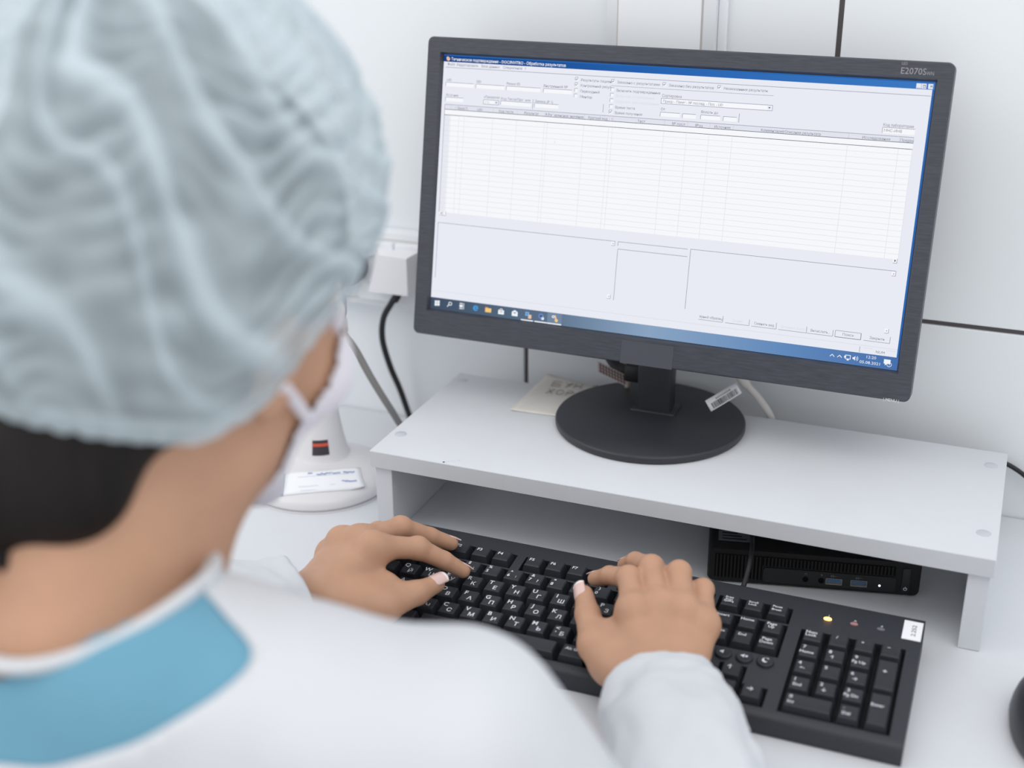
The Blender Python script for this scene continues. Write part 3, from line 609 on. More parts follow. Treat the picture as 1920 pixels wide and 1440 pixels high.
b = MB(); b.tube([(.004, .025, .022), (.014, .020, .024), (.024, .016, .0255), (.030, .016, .0265)], .0022, 10, flat=.6); b.build('pull_tab', mat('tab_white', (222, 221, 224), .4), rp, 50)

# ------------------------------------------------------------------ barcode scanner on its stand
SX, SY = -.1, .078
ss_ = empty('scanner_stand', (SX, SY, 0)); tag(ss_, 'pale grey plastic scanner stand with round base and taped paper label', 'stand')
BASEP = [(.067, 0), (.0695, .0012), (.0715, .004), (.0710, .0085), (.067, .0125), (.058, .0170), (.048, .0205), (.040, .0230), (.034, .0245)]
b = MB(); b.lathe(BASEP, (0, 0, 0), 72); b.lathe([(.0722, .0), (.0722, .001), (.070, .0012)], (0, 0, .0001), 72)
b.build('base', M_SCAN, ss_, 40)
COLO = (-.0055, .0135)
b = MB(); b.lathe([(.0300, .0235), (.0285, .0252), (.0268, .0290), (.0238, .042), (.0208, .060), (.018, .082), (.0168, .105), (.0165, .118), (.014, .122)], (*COLO, 0), 56, close0=False); b.build('column', M_SCAN, ss_, 40)
# small black sticker with red stripe on the column
def onlathe(a0, a1, z0, z1, r0, r1, n=8):
    b = MB()
    for i in range(n):
        a, e = a0+(a1-a0)*i/n, a0+(a1-a0)*(i+1)/n
        b.add([(COLO[0]+r*math.cos(t), COLO[1]+r*math.sin(t), z) for t, r, z in ((a, r0, z0), (e, r0, z0), (e, r1, z1), (a, r1, z1))], [(0, 1, 2, 3)])
    return b
va = math.atan2(-.9228-SY, .5117-SX)
b = onlathe(va-.36, va+.30, .0330, .0480, .0262, .0230); o = b.build('sticker', mat('sticker_dark', (58, 54, 60), .4), ss_, None)
b = onlathe(va-.36, va+.30, .0420, .0450, .0246, .0239); b.build('stripe', mat('sticker_red', (206, 84, 62), .4), o, None)
# taped label following the dome of the base
def basez(r): return float(np.interp(r, [0, .034, .040, .048, .058, .067, .071], [.0250, .0245, .0230, .0205, .0170, .0125, .0085]))+.0006
ca = Vector((math.cos(va), math.sin(va), 0)); cr_ = Vector((-math.sin(va), math.cos(va), 0))
vv, ff, fm_ = [], [], []
NX, NY = 18, 8
for i in range(NX+1):
    for j in range(NY+1):
        u, w = -.0485+.087*i/NX, .029+.030*j/NY; u2 = u*(1.0+.08*(w-.029)/.03)-.004*(1-j/NY)*0; p = ca*w+cr_*u2+ca*(-.006*(u/.038)**2)
        r = math.hypot(p.x, p.y); vv.append((p.x, p.y, basez(min(r, .069))+(.006*max(0, i/NX-.85)*max(0, j/NY-.6)*9 if r < .09 else 0)+max(0, r-.066)*.4))
for i in range(NX):
    for j in range(NY): q = i*(NY+1)+j; ff.append((q, q+NY+1, q+NY+2, q+1)); fm_.append(1 if i < 3 else 0)
o = link('paper_label', mesh('paper_label', vv, ff, [M_PAPER, mat('label_grey', (150, 166, 182), .7)], 60, fm_), ss_)
sm = o.modifiers.new('thick', 'SOLIDIFY'); sm.thickness = .0003; sm.offset = 0
def labp(u, w):
    w -= .004; p = ca*w+cr_*u+ca*(-.006*(u/.038)**2); r = math.hypot(p.x, p.y); return (p.x, p.y, basez(r)+.0007)
rnd = random.Random(5); paths = []
def scrib(u0, u1, w0, amp, n=16): return [(u0+(u1-u0)*k/n, w0+amp*rnd.uniform(-1, 1)) for k in range(n+1)]
paths = [scrib(-.004, .010, .040, .0014), scrib(.011, .019, .0405, .0008, 8), scrib(.022, .033, .040, .0012), scrib(.020, .028, .053, .0018, 10), scrib(.028, .034, .0535, .001, 6), scrib(-.012, -.008, .038, .0012, 4)]
strokes('writing', paths, .00034, M_INK, o, labp)
strokes('rules', [[(-.022+.001*k, .0425) for k in range(50)], [(-.022+.001*k, .0555) for k in range(20)], [(.008+.001*k, .0555) for k in range(6)], [(-.020+.001*k, .0605) for k in range(16)]], .00012, mat('pale_print', (170, 184, 205), .8), o, labp)
# scanner head
sc = empty('barcode_scanner', (SX+COLO[0], SY+COLO[1], .1205)); tag(sc, 'white and grey handheld barcode scanner head resting in its stand, behind the mask', 'scanner')
b = MB(); L_ = []
for (y, zc, a_, h_) in ((.046, .058, .016, .012), (.043, .059, .024, .018), (.028, .060, .030, .0225), (0, .059, .032, .024), (-.028, .058, .032, .024), (-.046, .056, .029, .022), (-.053, .055, .022, .017)):
    L_.append([(a_*math.cos(2*math.pi*i/36), y, zc+h_*math.sin(2*math.pi*i/36)) for i in range(36)])
b.loft(L_); b.build('head', M_SCAN, sc, 50, (0, 0, 0), (0, 0, .5))
b = MB(); L_ = []
for (y, a_, h_) in ((.016, .0308, .0232), (.012, .0332, .0252), (-.014, .0336, .0254), (-.018, .0318, .0238)): L_.append([(a_*math.cos(2*math.pi*i/36), y, .0592+h_*math.sin(2*math.pi*i/36)) for i in range(36)])
b.loft(L_); b.build('grey_band', M_SCANG, sc, 50, (0, 0, 0), (0, 0, .5))
b = MB(); b.lathe([(.0138, 0), (.0195, .010), (.026, .022), (.0315, .030), (.0335, .034), (.0335, .043), (.031, .046)], (0, 0, 0), 40); b.build('cradle_ring', M_SCAN, sc, 40)
MB().tube([(.024, .014, .030), (.034, .020, .012), (.044, .032, -.022), (.052, .052, -.060), (.053, .085, -.100), (.052, .12, -.109)], .0036, 12).build('cable', M_GCABLE, sc, 60)

# ------------------------------------------------------------------ person
class Fld:
    """distance field helpers on an (n,3) array"""
    @staticmethod
    def cone(p, a, b, ra, rb):
        a = np.asarray(a, np.float32); b = np.asarray(b, np.float32); ba = b-a
        t = np.clip(((p-a)@ba)/float(ba@ba), 0, 1)
        return np.linalg.norm(p-a-t[:, None]*ba, axis=1)-(ra+(rb-ra)*t)
    @staticmethod
    def ell(p, c, r, Rm=None):
        q = p-np.asarray(c, np.float32)
        if Rm is not None: q = q@np.asarray(Rm, np.float32).T
        r = np.asarray(r, np.float32); k0 = np.linalg.norm(q/r, axis=1); k1 = np.linalg.norm(q/(r*r), axis=1)+1e-9
        return k0*(k0-1)/k1
def smin(a, b, k):
    h = np.maximum(k-np.abs(a-b), 0)/k
    return np.minimum(a, b)-h*h*k*.25
def nets(fn, lo, hi, h):
    lo = np.asarray(lo, float); n = np.ceil((np.asarray(hi)-lo)/h).astype(int)+1
    ax = [(lo[i]+h*np.arange(n[i])).astype(np.float32) for i in range(3)]
    V = np.empty(n, np.float32)
    for i0 in range(0, n[0], 16):
        i1 = min(n[0], i0+16); G = np.stack(np.meshgrid(ax[0][i0:i1], ax[1], ax[2], indexing='ij'), -1).reshape(-1, 3)
        V[i0:i1] = fn(G).reshape(i1-i0, n[1], n[2])
    c = n-1; acc = np.zeros((*c, 3), np.float32); cnt = np.zeros(c, np.float32); S_ = V < 0
    offs = [(0, 0), (0, 1), (1, 0), (1, 1)]
    for a in range(3):
        o1, o2 = [(1, 2), (0, 2), (0, 1)][a]
        for p, q in offs:
            s0 = [slice(0, c[i]) for i in range(3)]; s0[o1] = slice(p, p+c[o1]); s0[o2] = slice(q, q+c[o2]); s1 = list(s0); s1[a] = slice(1, 1+c[a])
            v0, v1 = V[tuple(s0)], V[tuple(s1)]; cr = (v0 < 0) != (v1 < 0); t = np.where(cr, v0/np.where(cr, v0-v1, 1), 0)
            acc[..., a] += np.where(cr, t, 0); acc[..., o1] += np.where(cr, p, 0); acc[..., o2] += np.where(cr, q, 0); cnt += cr
    act = cnt > 0; idx = -np.ones(c, int); idx[act] = np.arange(act.sum()); ijk = np.argwhere(act)
    P = lo+(ijk+acc[act]/cnt[act][:, None])*h; F = []
    for a in range(3):
        o1, o2 = [(1, 2), (2, 0), (0, 1)][a]
        s = [slice(1, c[i]) for i in range(3)]; s[a] = slice(0, c[a]); s1 = list(s); s1[a] = slice(1, c[a]+1)
        v0, v1 = S_[tuple(s)], S_[tuple(s1)]; e = np.argwhere(v0 != v1)
        if not len(e): continue
        off = np.array([1, 1, 1]); off[a] = 0; e = e+off; fl = v0[v0 != v1]
        def I(d1, d2):
            q = e.copy(); q[:, o1] -= d1; q[:, o2] -= d2; return idx[q[:, 0], q[:, 1], q[:, 2]]
        quad = np.stack([I(1, 1), I(0, 1), I(0, 0), I(1, 0)], 1); quad[~fl] = quad[~fl][:, ::-1]; F.append(quad)
    F = np.concatenate(F); F = F[(F >= 0).all(1)]
    return P, F
def relax(P, F, it=1, lam=.5):
    e = np.concatenate([F[:, [0, 1]], F[:, [1, 2]], F[:, [2, 3]], F[:, [3, 0]]])
    for _ in range(it):
        s = np.zeros_like(P); c = np.zeros(len(P)); np.add.at(s, e[:, 0], P[e[:, 1]]); np.add.at(c, e[:, 0], 1); np.add.at(s, e[:, 1], P[e[:, 0]]); np.add.at(c, e[:, 1], 1)
        P = P+lam*(s/np.maximum(c, 1)[:, None]-P)
    return P
def vnorm(P, F):
    n = np.cross(P[F[:, 2]]-P[F[:, 0]], P[F[:, 3]]-P[F[:, 1]]); N_ = np.zeros_like(P)
    for k in range(4): np.add.at(N_, F[:, k], n)
    return N_/np.maximum(np.linalg.norm(N_, axis=1), 1e-12)[:, None]

HANDS = {"R": {"W": [0.3273, -0.1802, 0.037], "Tc": [0.2983, -0.1822, 0.0403], "Tm": [0.2651, -0.1553, 0.0406], "Ti": [0.251, -0.1271, 0.0471], "Tt": [0.2417, -0.1085, 0.0518], "iM": [0.2898, -0.1379, 0.0663], "iP": [0.2744, -0.0999, 0.0689], "iD": [0.2551, -0.0872, 0.0598], "iT": [0.2409, -0.0792, 0.0491], "mM": [0.3056, -0.1249, 0.0656], "mP": [0.2876, -0.0837, 0.072], "mD": [0.2691, -0.0638, 0.0625], "mT": [0.2572, -0.0524, 0.0503], "rM": [0.3244, -0.1264, 0.0673], "rP": [0.3106, -0.0888, 0.0751], "rD": [0.2987, -0.0713, 0.0606], "rT": [0.2913, -0.0636, 0.0439], "pM": [0.34, -0.125, 0.0581], "pP": [0.3300, -0.0905, 0.0655], "pD": [0.3225, -0.075, 0.0560], "pT": [0.32, -0.0674, 0.0422]},
         "L": {"W": [0.0406, -0.182, 0.0433], "Tc": [0.0651, -0.1865, 0.0504], "Tm": [0.1015, -0.1698, 0.0437], "Ti": [0.1144, -0.1413, 0.0434], "Tt": [0.1218, -0.1222, 0.0424], "iM": [0.075, -0.1395, 0.0758], "iP": [0.1009, -0.1097, 0.0638], "iD": [0.1177, -0.0976, 0.0497], "iT": [0.1304, -0.0887, 0.0377], "mM": [0.0579, -0.1275, 0.0721], "mP": [0.0732, -0.0852, 0.0644], "mD": [0.09, -0.0659, 0.0497], "mT": [0.1033, -0.0525, 0.0387], "rM": [0.0404, -0.1265, 0.0668], "rP": [0.055, -0.0902, 0.0585], "rD": [0.0653, -0.0691, 0.05], "rT": [0.0746, -0.0589, 0.037], "pM": [0.0294, -0.1264, 0.0531], "pP": [0.0392, -0.096, 0.0509], "pD": [0.046, -0.0787, 0.047], "pT": [0.0542, -0.0676, 0.037]}}
ELBOW = {'R': (.405, -.40, .005), 'L': (-.12, -.40, .03)}
FRAD = {'i': (10.0, 8.6, 7.3, 6.1), 'm': (10.2, 8.9, 7.5, 6.2), 'r': (9.8, 8.5, 7.2, 6.0), 'p': (9.2, 7.6, 6.5, 5.4)}
def hand_fn(s):
    J = {k: np.array(v, np.float32) for k, v in HANDS[s].items()}; E = np.array(ELBOW[s], np.float32)
    lat_ = J['iM']-J['pM']; lat_ = lat_/np.linalg.norm(lat_); ax_ = (J['mM']-J['W']); ax_ = ax_/np.linalg.norm(ax_)
    dor = np.cross(lat_, ax_); dor = dor if dor[2] > 0 else -dor
    def fn(p):
        d = None
        for q in 'imrp':   # metacarpals: the back of the hand
            w = J['W']+lat_*{'i': .011, 'm': .004, 'r': -.004, 'p': -.010}[q]
            c = Fld.cone(p, w-dor*.001, J[q+'M']-dor*.0035, .0145, {'i': .0125, 'm': .0125, 'r': .012, 'p': .0114}[q])
            d = c if d is None else smin(d, c, .010)
        mid = (J['W']+J['mM'])/2
        d = smin(d, Fld.cone(p, J['W']*.45+J['pM']*.55-dor*.008, J['W']*.8+J['pM']*.2-dor*.006, .011, .012), .012)   # hypothenar pad
        th = smin(Fld.cone(p, J['Tc'], J['Tm'], .0135, .0112), Fld.cone(p, J['Tm'], J['Ti'], .0108, .0092), .006)
        th = smin(th, Fld.cone(p, J['Ti'], J['Tt'], .0094, .0072), .004)
        d = smin(d, th, .014)
        d = smin(d, Fld.cone(p, (J['Tc']*.6+J['Tm']*.4)-dor*.004, J['iM']*.55+J['Tm']*.45-dor*.012, .0125, .0075), .018)  # thumb web
        fo = smin(Fld.cone(p, J['W']+lat_*.008, E, .0155, .031), Fld.cone(p, J['W']-lat_*.008, E, .0155, .031), .012)
        d = smin(d, fo, .016)
        fs = None
        for q in 'imrp':
            A = [J[q+k] for k in 'MPDT']; r = [v/1000 for v in FRAD[q]]
            g_ = smin(Fld.cone(p, A[0], A[1], r[0], r[1]), Fld.cone(p, A[1], A[2], r[1], r[2]), .003)
            g_ = smin(g_, Fld.cone(p, A[2], A[3], r[2], r[3]), .0025)
            g_ = smin(g_, np.linalg.norm(p-(A[1]+dor*.0008), axis=1)-(r[1]+.0002), .004)
            fs = g_ if fs is None else smin(fs, g_, .0042)
        d = smin(d, fs, .009)
        for q in 'imrp':   # knuckles
            d = smin(d, np.linalg.norm(p-(J[q+'M']+dor*.0028), axis=1)-.0072, .010)
        return d
    pts = np.array(list(J.values())); return fn, pts, lat_, ax_, dor, J
bodyV, bodyF = [], []; nb = 0
def addbody(P, F):
    global nb
    bodyV.append(P); bodyF.append(F+nb); nb += len(P)
NAILS = []
for s in 'RL':
    fn, pts, lat_, ax_, dor, J = hand_fn(s)
    back = J['W']+(np.array(ELBOW[s])-J['W'])*.33
    pts = np.vstack([pts, back]); lo_, hi_ = pts.min(0)-.022, pts.max(0)+.022
    e = (np.array(ELBOW[s])-J['W']); e = e/np.linalg.norm(e)
    cut = lambda p, fn=fn, back=back, e=e: np.maximum(fn(p), ((p-back.astype(np.float32))@e.astype(np.float32)))
    P, F = nets(cut, lo_, hi_, .00095); P = relax(P, F, 2, .5); addbody(P, F)
    for q in 'imrp':
        D_, T_, Pp = J[q+'D'], J[q+'T'], J[q+'P']; dr = (T_-D_)/np.linalg.norm(T_-D_); up_ = np.cross(lat_, dr); up_ = up_ if up_@dor > 0 else -up_
        NAILS.append((T_, dr, up_/np.linalg.norm(up_), FRAD[q][3]/1000, .0115))
    D_, T_ = J['Ti'], J['Tt']; dr = (T_-D_)/np.linalg.norm(T_-D_); up_ = np.array((-.72, -.15, .60) if s == 'R' else (.30, .10, .90)); up_ = up_-dr*(up_@dr)
    NAILS.append((T_, dr, up_/np.linalg.norm(up_), .0074, .0135))

# head frame: x right, y towards the face, z up, in metres about the middle between the ears
HO = np.array([.1197, -.4112, .3631]); psi, phi, hrol = .13, .2513, -.0924
_a = np.array([math.sin(psi)*math.cos(phi), math.cos(psi)*math.cos(phi), -math.sin(phi)]); _b = np.array([math.cos(psi), -math.sin(psi), 0]); _c = np.cross(_b, _a)
HR = np.array([_b*math.cos(hrol)+_c*math.sin(hrol), _a, -_b*math.sin(hrol)+_c*math.cos(hrol)])
def H2W(p): return HO+np.asarray(p, float)/1000@HR
NB = np.array([.108, -.492, .262])         # base of the neck
SHR, SHL = np.array([.290, -.462, .176]), np.array([-.078, -.452, .178])
HIP = np.array([.10, -.60, -.26])
HRf = HR.astype(np.float32); HOf = HO.astype(np.float32)
def head_d(p):
    q = ((p-HOf)@HRf.T)*1000
    e = lambda c, r: Fld.ell(q, c, r)
    d = smin(e((0, -8, 42), (72, 95, 82)), e((0, 32, -18), (60, 58, 74)), 30)
    for s in (-1, 1):
        d = smin(d, Fld.cone(q, (s*46, 12, -58), (s*12, 72, -98), 15, 13), 22)
        d = smin(d, e((s*44, 62, -22), (20, 20, 20)), 20)
        d = np.maximum(d, -(np.linalg.norm(q-np.array((s*32, 97, 8), np.float32), axis=1)-14)) if False else d
    d = smin(d, np.linalg.norm(q-np.array((0, 78, -98), np.float32), axis=1)-13, 14)
    d = smin(d, Fld.cone(q, (0, 86, 12), (0, 102, -32), 7, 9.5), 8)
    d = smin(d, Fld.cone(q, (-30, 82, 26), (30, 82, 26), 8, 8), 12)
    d = smin(d, e((0, 84, -62), (20, 12, 12)), 10)
    for s in (-1, 1): d = smin(d, e((s*73, -6, -6), (7, 17, 30)), 6)
    return d/1000
nk = H2W((0, -28, -45)).astype(np.float32)
def body_d(p):
    d = head_d(p)
    d = smin(d, Fld.cone(p, nk, NB+np.array((0, .004, -.03)), .050, .056), .035)
    d = smin(d, Fld.cone(p, H2W((32, 8, -62)), NB+np.array((.03, .05, -.02)), .014, .014), .03)
    d = smin(d, Fld.cone(p, NB+np.array((.02, -.008, -.06)), SHR+np.array((-.03, 0, -.01)), .042, .038), .02)
    d = smin(d, Fld.cone(p, NB+np.array((-.02, -.008, -.06)), SHL+np.array((.03, 0, -.01)), .042, .038), .02)
    d = smin(d, Fld.ell(p, (.105, -.495, .226), (.068, .055, .030)), .02)
    d = smin(d, Fld.ell(p, (.105, -.495, .02), (.150, .082, .18)), .02)
    d = smin(d, Fld.ell(p, (.10, -.57, -.19), (.155, .105, .12)), .08)
    for S0, E in ((SHR, ELBOW['R']), (SHL, ELBOW['L'])): d = smin(d, Fld.cone(p, S0, E, .042, .036), .01)
    return d
P, F = nets(body_d, (-.22, -.72, -.33), (.48, -.27, .52), .0052); P = relax(P, F, 2, .5); addbody(P, F)
# forearms continue from the elbows to the hands inside the sleeves
for s in 'RL':
    J = HANDS[s]; w = np.array(J['W'], np.float32); E = np.array(ELBOW[s], np.float32); a = w+(E-w)*.25
    fa = lambda p, a=a, E=E: Fld.cone(p, a, E, .020, .034)
    P, F = nets(fa, np.minimum(a, E)-.045, np.maximum(a, E)+.045, .004); addbody(P, F)
BV = np.concatenate(bodyV); BF = np.concatenate(bodyF)
me = bpy.data.meshes.new('person'); me.from_pydata(BV.tolist(), [], BF.tolist()); me.materials.append(M_SKIN); me.polygons.foreach_set('use_smooth', [True]*len(me.polygons))
person = link('person', me)
tag(person, 'seated person in blue cap, mask and white gown typing on the keyboard, seen from behind', 'person')
# fingernails
for T_, dr, up_, r, ln in NAILS:
    sd = np.cross(dr, up_); vv, ff, mi = [], [], []; A_, B2 = 12, 9
    for i in range(A_+1):
        t = i/A_; xx = -ln*.62+ln*1.12*t; half = r*.86*(1-.10*abs(t-.4))*min(1, math.sqrt(max(0, 1-max(0, (.18-t)/.18)**2)*.9+.1))*(1 if t < .88 else math.sqrt(max(.12, 1-((t-.88)/.14)**2)))
        for j in range(B2+1):
            u = -1+2*j/B2; a = u*math.asin(min(1, half/(r*1.08)))*1.0
            p = T_+dr*(xx+r*.30)+sd*(r*1.08*math.sin(a))+up_*(r*(1.06*math.cos(a))-.0004-(.0016*max(0, t-.55)))
            vv.append(p)
    for i in range(A_):
        for j in range(B2): q = i*(B2+1)+j; ff.append((q, q+1, q+B2+2, q+B2+1)); mi.append(1 if i >= A_-2 else 0)
    o = link('fingernail', mesh('fingernail', vv, ff, [M_NAIL, M_NAILT], 60, mi), person); sm = o.modifiers.new('thick', 'SOLIDIFY'); sm.thickness = .0007; sm.offset = 0
# eyes and brows
for s in (-1, 1):
    b = MB(); c = H2W((s*31, 82, 9)); b.lathe([(.0118*math.cos(a), .0118*math.sin(a)) for a in np.linspace(-1.5, 1.5, 13)], tuple(c), 24); o = b.build('eye', M_EYE, person, 60)
    c2 = H2W((s*31, 91.5, 8)); b = MB(); b.lathe([(.0052*math.cos(a), .0052*math.sin(a)*.9) for a in np.linspace(-1.5, 1.5, 9)], tuple(c2), 20); b.build('iris', M_HAIR, o, 60)
    MB().tube([H2W((s*16, 91, 27)), H2W((s*30, 91, 31)), H2W((s*46, 80, 25))], [.002, .0028, .0012], 8).build('eyebrow', M_HAIR, person, 60)

# hair: scalp cap, roll at the nape and a few loose strands
def hair_d(p):
    q = ((p-HOf)@HRf.T)*1000
    d = Fld.ell(q, (0, -12, 46), (79, 101, 87)); pl = -(q[:, 2]-(np.interp(q[:, 1], [-105, -50, -20, 8, 35, 60, 95], [-54, -52, -37, -4, 14, 28, 46]).astype(np.float32)))
    d = np.maximum(smin(d, Fld.ell(q, (0, -32, -4), (72, 74, 62)), 12), pl)
    d = smin(d, Fld.ell(q, (4, -74, -62), (48, 30, 46)), 22)
    d = smin(d, Fld.cone(q, (-16, -84, -80), (-40, -92, -130), 29, 26), 14)
    d = smin(d, Fld.cone(q, (-44, -94, -125), (-62, -94, -190), 24, 17), 14)
    d = smin(d, Fld.ell(q, (-8, -45, 118), (48, 52, 44)), 20)
    return d/1000
P, F = nets(hair_d, HO-.22, HO+.17, .004); P = relax(P, F, 3, .5)
me = bpy.data.meshes.new('hair'); me.from_pydata(P.tolist(), [], F.tolist()); me.materials.append(M_HAIR); me.polygons.foreach_set('use_smooth', [True]*len(me.polygons)); hair = link('hair', me, person)
for pts in (((-6, -88, -84), (18, -74, -98), (36, -58, -106), (46, -36, -116), (48, -20, -128)), ((-20, -96, -80), (0, -90, -112), (14, -80, -134))):
    MB().tube([H2W(p) for p in pts], [.008, .006, .005, .002], 8).build('hair_strand', M_HAIR, hair, 60)

# surgical cap: gathered, sheer, folds running from crown to the elastic edge
M_CAPF = bpy.data.materials.new('cap_fabric'); M_CAPF.use_nodes = True
nt = M_CAPF.node_tree; bs = nt.nodes['Principled BSDF']; bs.inputs['Base Color'].default_value = (*lin((214, 228, 235)), 1); bs.inputs['Roughness'].default_value = .8; bs.inputs['Specular IOR Level'].default_value = .1
tl = nt.nodes.new('ShaderNodeBsdfTranslucent'); tl.inputs[0].default_value = (*lin((214, 228, 235)), 1); ms = nt.nodes.new('ShaderNodeMixShader'); ms.inputs[0].default_value = .25
tr = nt.nodes.new('ShaderNodeBsdfTransparent'); m2 = nt.nodes.new('ShaderNodeMixShader'); at_ = nt.nodes.new('ShaderNodeAttribute'); at_.attribute_name = 'layers'
nt.links.new(bs.outputs[0], ms.inputs[1]); nt.links.new(tl.outputs[0], ms.inputs[2]); nt.links.new(tr.outputs[0], m2.inputs[1]); nt.links.new(ms.outputs[0], m2.inputs[2]); nt.links.new(at_.outputs['Fac'], m2.inputs[0]); nt.links.new(m2.outputs[0], nt.nodes['Material Output'].inputs[0])
NPH, NTH = 420, 130
rnd = random.Random(11)
folds = sorted([(k+rnd.uniform(-.3, .3))*2*math.pi/17 for k in range(17)]); famp = [rnd.uniform(.6, 1.1) for _ in folds]; fwd = [rnd.uniform(.04, .075) for _ in folds]
PUFF = 1.22; b0 = -math.acos(1/PUFF); vv, lay = [], []
for i in range(NTH+1):
    t = i/NTH; be = b0+t*(math.pi/2-b0); cb_, sb_ = PUFF*math.cos(be), math.sin(be); gg = (sb_-math.sin(b0))/(1-math.sin(b0))
    for j in range(NPH):
        ph = 2*math.pi*j/NPH; cp, sp = math.cos(ph), math.sin(ph)
        wob = .26*noise.noise(Vector((cp*2.2, sp*2.2, t*3.0))); f_ = 0
        for fa_, am, wd in zip(folds, famp, fwd):
            dd = (ph-fa_-wob+1.7*t+math.pi) % (2*math.pi)-math.pi; f_ += am*math.exp(-(dd/(wd/max(.3, cb_)))**2)
        fade = min(1, t*7)*min(1, (1-t)*4+.1)
        cross = noise.noise(Vector((cp*3.5+3, sp*3.5, t*20)))*.9+noise.noise(Vector((cp*8, sp*8, t*13+7)))*.6
        lump = noise.noise(Vector((cp*1.6+9, sp*1.6, t*2.5)))
        cross += .75*math.sin(2*math.pi*(21*t+1.8*noise.noise(Vector((cp*2.6, sp*2.6+4, t*3)))))*max(0, .45+noise.noise(Vector((cp*3.3+2, sp*3.3, t*5))))
        rr = 1+(.034*lump+.050*f_+.038*cross*(1-min(1, f_)))*fade+.010*max(0, 1-t/.08)*math.sin(ph*46+3*lump)
        ye = 99*sp-6
        ze = float(np.interp(ye, [-105, -50, -20, 8, 35, 60, 95], [-40, -40, -25, 2, 19, 31, 50]))
        q = np.array((79*cp*cb_*rr-11*gg, (97 if sp > 0 else 99)*sp*cb_*rr-6-25*gg, ze+(182-ze)*gg*(1+.5*(rr-1))))
        vv.append(H2W(q)); lay.append(min(.97, .60+.35*min(1, f_)*fade+.12*cross+(.20 if t < .05 else 0)))
ff = []
for i in range(NTH):
    for j in range(NPH): k = (j+1) % NPH; ff.append((i*NPH+j, i*NPH+k, (i+1)*NPH+k, (i+1)*NPH+j))
me = mesh('surgical_cap', vv, ff, M_CAPF, 180); at2 = me.attributes.new('layers', 'FLOAT', 'POINT'); at2.data.foreach_set('value', lay)
capo = link('surgical_cap', me, person); capo['label'] = 'sheer light blue gathered disposable cap'

# mask and ear loops, following the face
P, F = nets(lambda p: head_d(p)-.003, H2W((0, 30, -40))-.13, H2W((0, 30, -40))+.13, .0035); P = relax(P, F, 3, .5)
ql = (P-HO)@HR.T*1000; fc = ql[F].mean(1)
sel = (fc[:, 1] > np.interp(fc[:, 2], [-106, -65, -50, -32, -14, 7], [30, 32, 38, 44, 50, 58])) & (fc[:, 2] < 2-.0*fc[:, 0]) & (fc[:, 2] > -106)
Fs = F[sel]; us, inv = np.unique(Fs, return_inverse=True); Pm = P[us]
mk = link('face_mask', mesh('face_mask', Pm, inv.reshape(-1, 4), M_MASK, 60), person); mk['label'] = 'white disposable face mask'
sm = mk.modifiers.new('thick', 'SOLIDIFY'); sm.thickness = .001; sm.offset = 0
for s in (-1, 1):
    for a_, b_, c_ in (((s*61, 45, -44), (s*69, 22, -30), (s*80, -8, -14)), ((s*56, 62, 2), (s*69, 38, 20), (s*77, 6, 14))):
        MB().tube([H2W(a_), H2W(b_), H2W(c_)], .0034, 10, flat=.45).build('ear_loop', M_MASK, mk, 60)

# gown, blue scrub top in the open back, white neckband
def gown_d(p):
    d = np.minimum(Fld.cone(p, (.155, -.500, .210), SHR+np.array((-.005, 0, .004)), .055, .057), Fld.cone(p, (.060, -.498, .210), SHL+np.array((.005, 0, .004)), .055, .057))
    d = smin(d, Fld.cone(p, (.06, -.505, .212), (.155, -.505, .212), .055, .055), .01)
    d = smin(d, Fld.ell(p, (.105, -.505, .03), (.172, .100, .20)), .03)
    d = smin(d, Fld.ell(p, (.10, -.575, -.20), (.18, .13, .15)), .09)
    for S0, E in ((SHR, ELBOW['R']), (SHL, ELBOW['L'])): d = smin(d, Fld.cone(p, S0, E, .058, .052), .015)
    # neck opening
    hole = np.maximum((np.hypot((p[:, 0]-.105)/.069, (p[:, 1]+.496)/.055)-1)*.058, .17-p[:, 2])
    return np.maximum(d, -hole)
P, F = nets(gown_d, (-.22, -.73, -.36), (.48, -.33, .30), .0046); P = relax(P, F, 3, .5); N_ = vnorm(P, F)
dsp = np.array([noise.noise(Vector((x*9, y*9, z*7)))*.007+noise.noise(Vector((x*26+4, y*26, z*16)))*.0022 for x, y, z in P]); P = P+N_*dsp[:, None]
fc = P[F].mean(1); du = np.abs(fc[:, 0]-.102); yy = fc[:, 1]
lim = np.interp(yy, [-.516, -.507, -.501, -.490, -.485], [.125, .116, .098, .07, 0]); lim = np.minimum(lim, np.where(yy < -.512, np.interp(fc[:, 2], [.195, .2, .22, .235, .245], [0, .033, .08, .108, .122]), 1))
blue = du < lim
def sub(sel, off):
    Fs = F[sel]; us, inv = np.unique(Fs, return_inverse=True); Q, G = (P+N_*off)[us], inv.reshape(-1, 4)
    e = np.concatenate([G[:, [0, 1]], G[:, [1, 2]], G[:, [2, 3]], G[:, [3, 0]]]); es = np.sort(e, 1); _, ix, ct = np.unique(es, axis=0, return_index=True, return_counts=True); be = es[ix[ct == 1]]
    for _ in range(12):   # even out the cut edge
        a = np.zeros_like(Q); c = np.zeros(len(Q)); np.add.at(a, be[:, 0], Q[be[:, 1]]); np.add.at(c, be[:, 0], 1); np.add.at(a, be[:, 1], Q[be[:, 0]]); np.add.at(c, be[:, 1], 1)
        k = c > 0; Q[k] = Q[k]*.5+.5*a[k]/c[k][:, None]
    return Q, G
v_, f_ = sub(~blue, .0022); gown = link('gown', mesh('gown', v_, f_, M_GOWN, 80), person); gown['label'] = 'white gown open at the back'
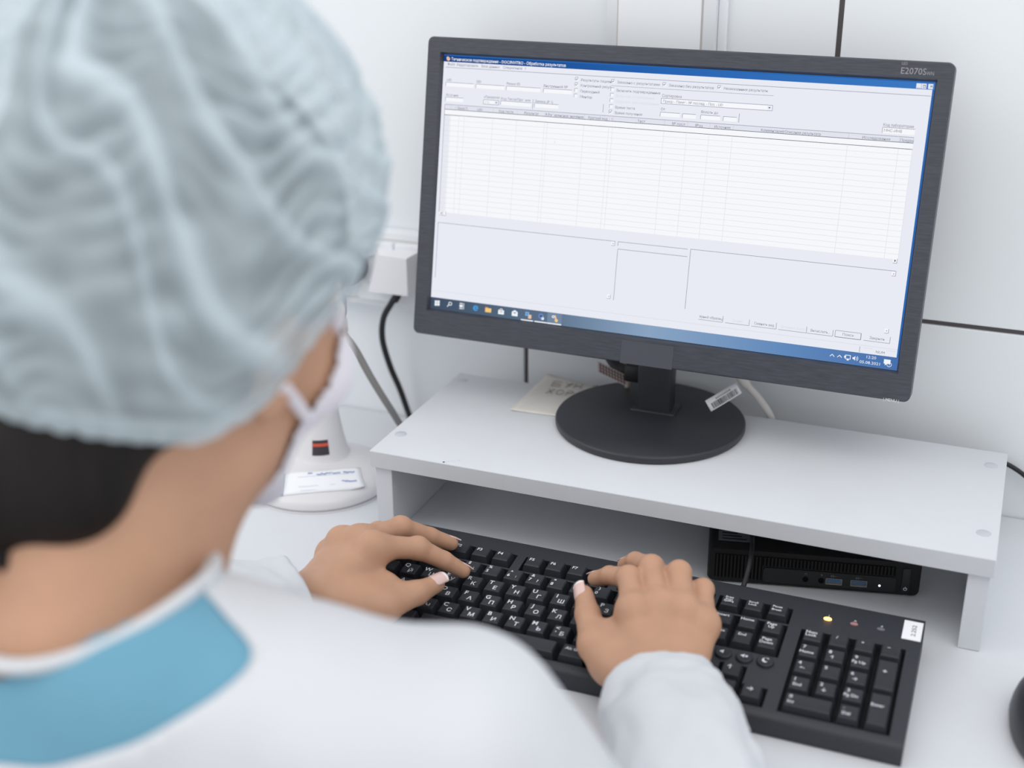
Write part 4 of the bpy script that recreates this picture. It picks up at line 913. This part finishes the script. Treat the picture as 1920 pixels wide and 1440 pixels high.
sm = gown.modifiers.new('thick', 'SOLIDIFY'); sm.thickness = .0015; sm.offset = -1
v_, f_ = sub((du < .15) & (yy < -.465) & (fc[:, 2] > .12), 0); o = link('scrub_top', mesh('scrub_top', v_, f_, M_BLUE, 80), person); o['label'] = 'light blue scrub top showing in the open back'
ringp = []
for k in range(48):
    a = 2*math.pi*k/48; ringp.append(np.array((.105+.072*math.cos(a), -.496+.058*math.sin(a), .241+.021*math.cos(a)**2)))
ringp.append(ringp[0]); MB().tube(ringp, .0068, 10, sub=2, flat=.6).build('neckband', M_GOWN, person, 60)
# loose sleeves with open cuffs
def sleeve(path, rads, seed, squash):
    Pp = spline(path, 14); NA = 64; loops = []
    T = [(Pp[min(i+1, len(Pp)-1)]-Pp[max(i-1, 0)]).normalized() for i in range(len(Pp))]; nrm = Vector((0, 0, 1))
    for i, p in enumerate(Pp):
        nrm = (Vector((0, 0, 1))-T[i]*T[i].z).normalized(); bb = T[i].cross(nrm); t = i/(len(Pp)-1)*(len(rads)-1); k = min(int(t), len(rads)-2); r = rads[k]+(rads[k+1]-rads[k])*(t-k); L_ = []
        for q in range(NA):
            a = 2*math.pi*q/NA; w = 1+.14*noise.noise(Vector((math.cos(a)*1.6+seed, math.sin(a)*1.6, i*.11)))+.05*noise.noise(Vector((math.cos(a)*4+seed, math.sin(a)*4, i*.30)))
            L_.append(tuple(p+nrm*(r*squash*w*math.cos(a))+bb*(r*w*math.sin(a))))
        loops.append(L_)
    b = MB(); b.loft(loops, False, False); o = b.build('sleeve', M_GOWN, gown, 80); sm = o.modifiers.new('thick', 'SOLIDIFY'); sm.thickness = .0012; sm.offset = 0
    return o
sleeve([(.3355, -.2010, .043), (.345, -.232, .050), (.365, -.285, .052), (.388, -.345, .036), (.405, -.40, .02)], [.041, .046, .050, .054, .058], 1.0, .82)
sleeve([(.035, -.198, .047), (.012, -.232, .052), (-.03, -.285, .056), (-.08, -.345, .046), (-.12, -.40, .03)], [.040, .045, .050, .054, .058], 5.0, .85)
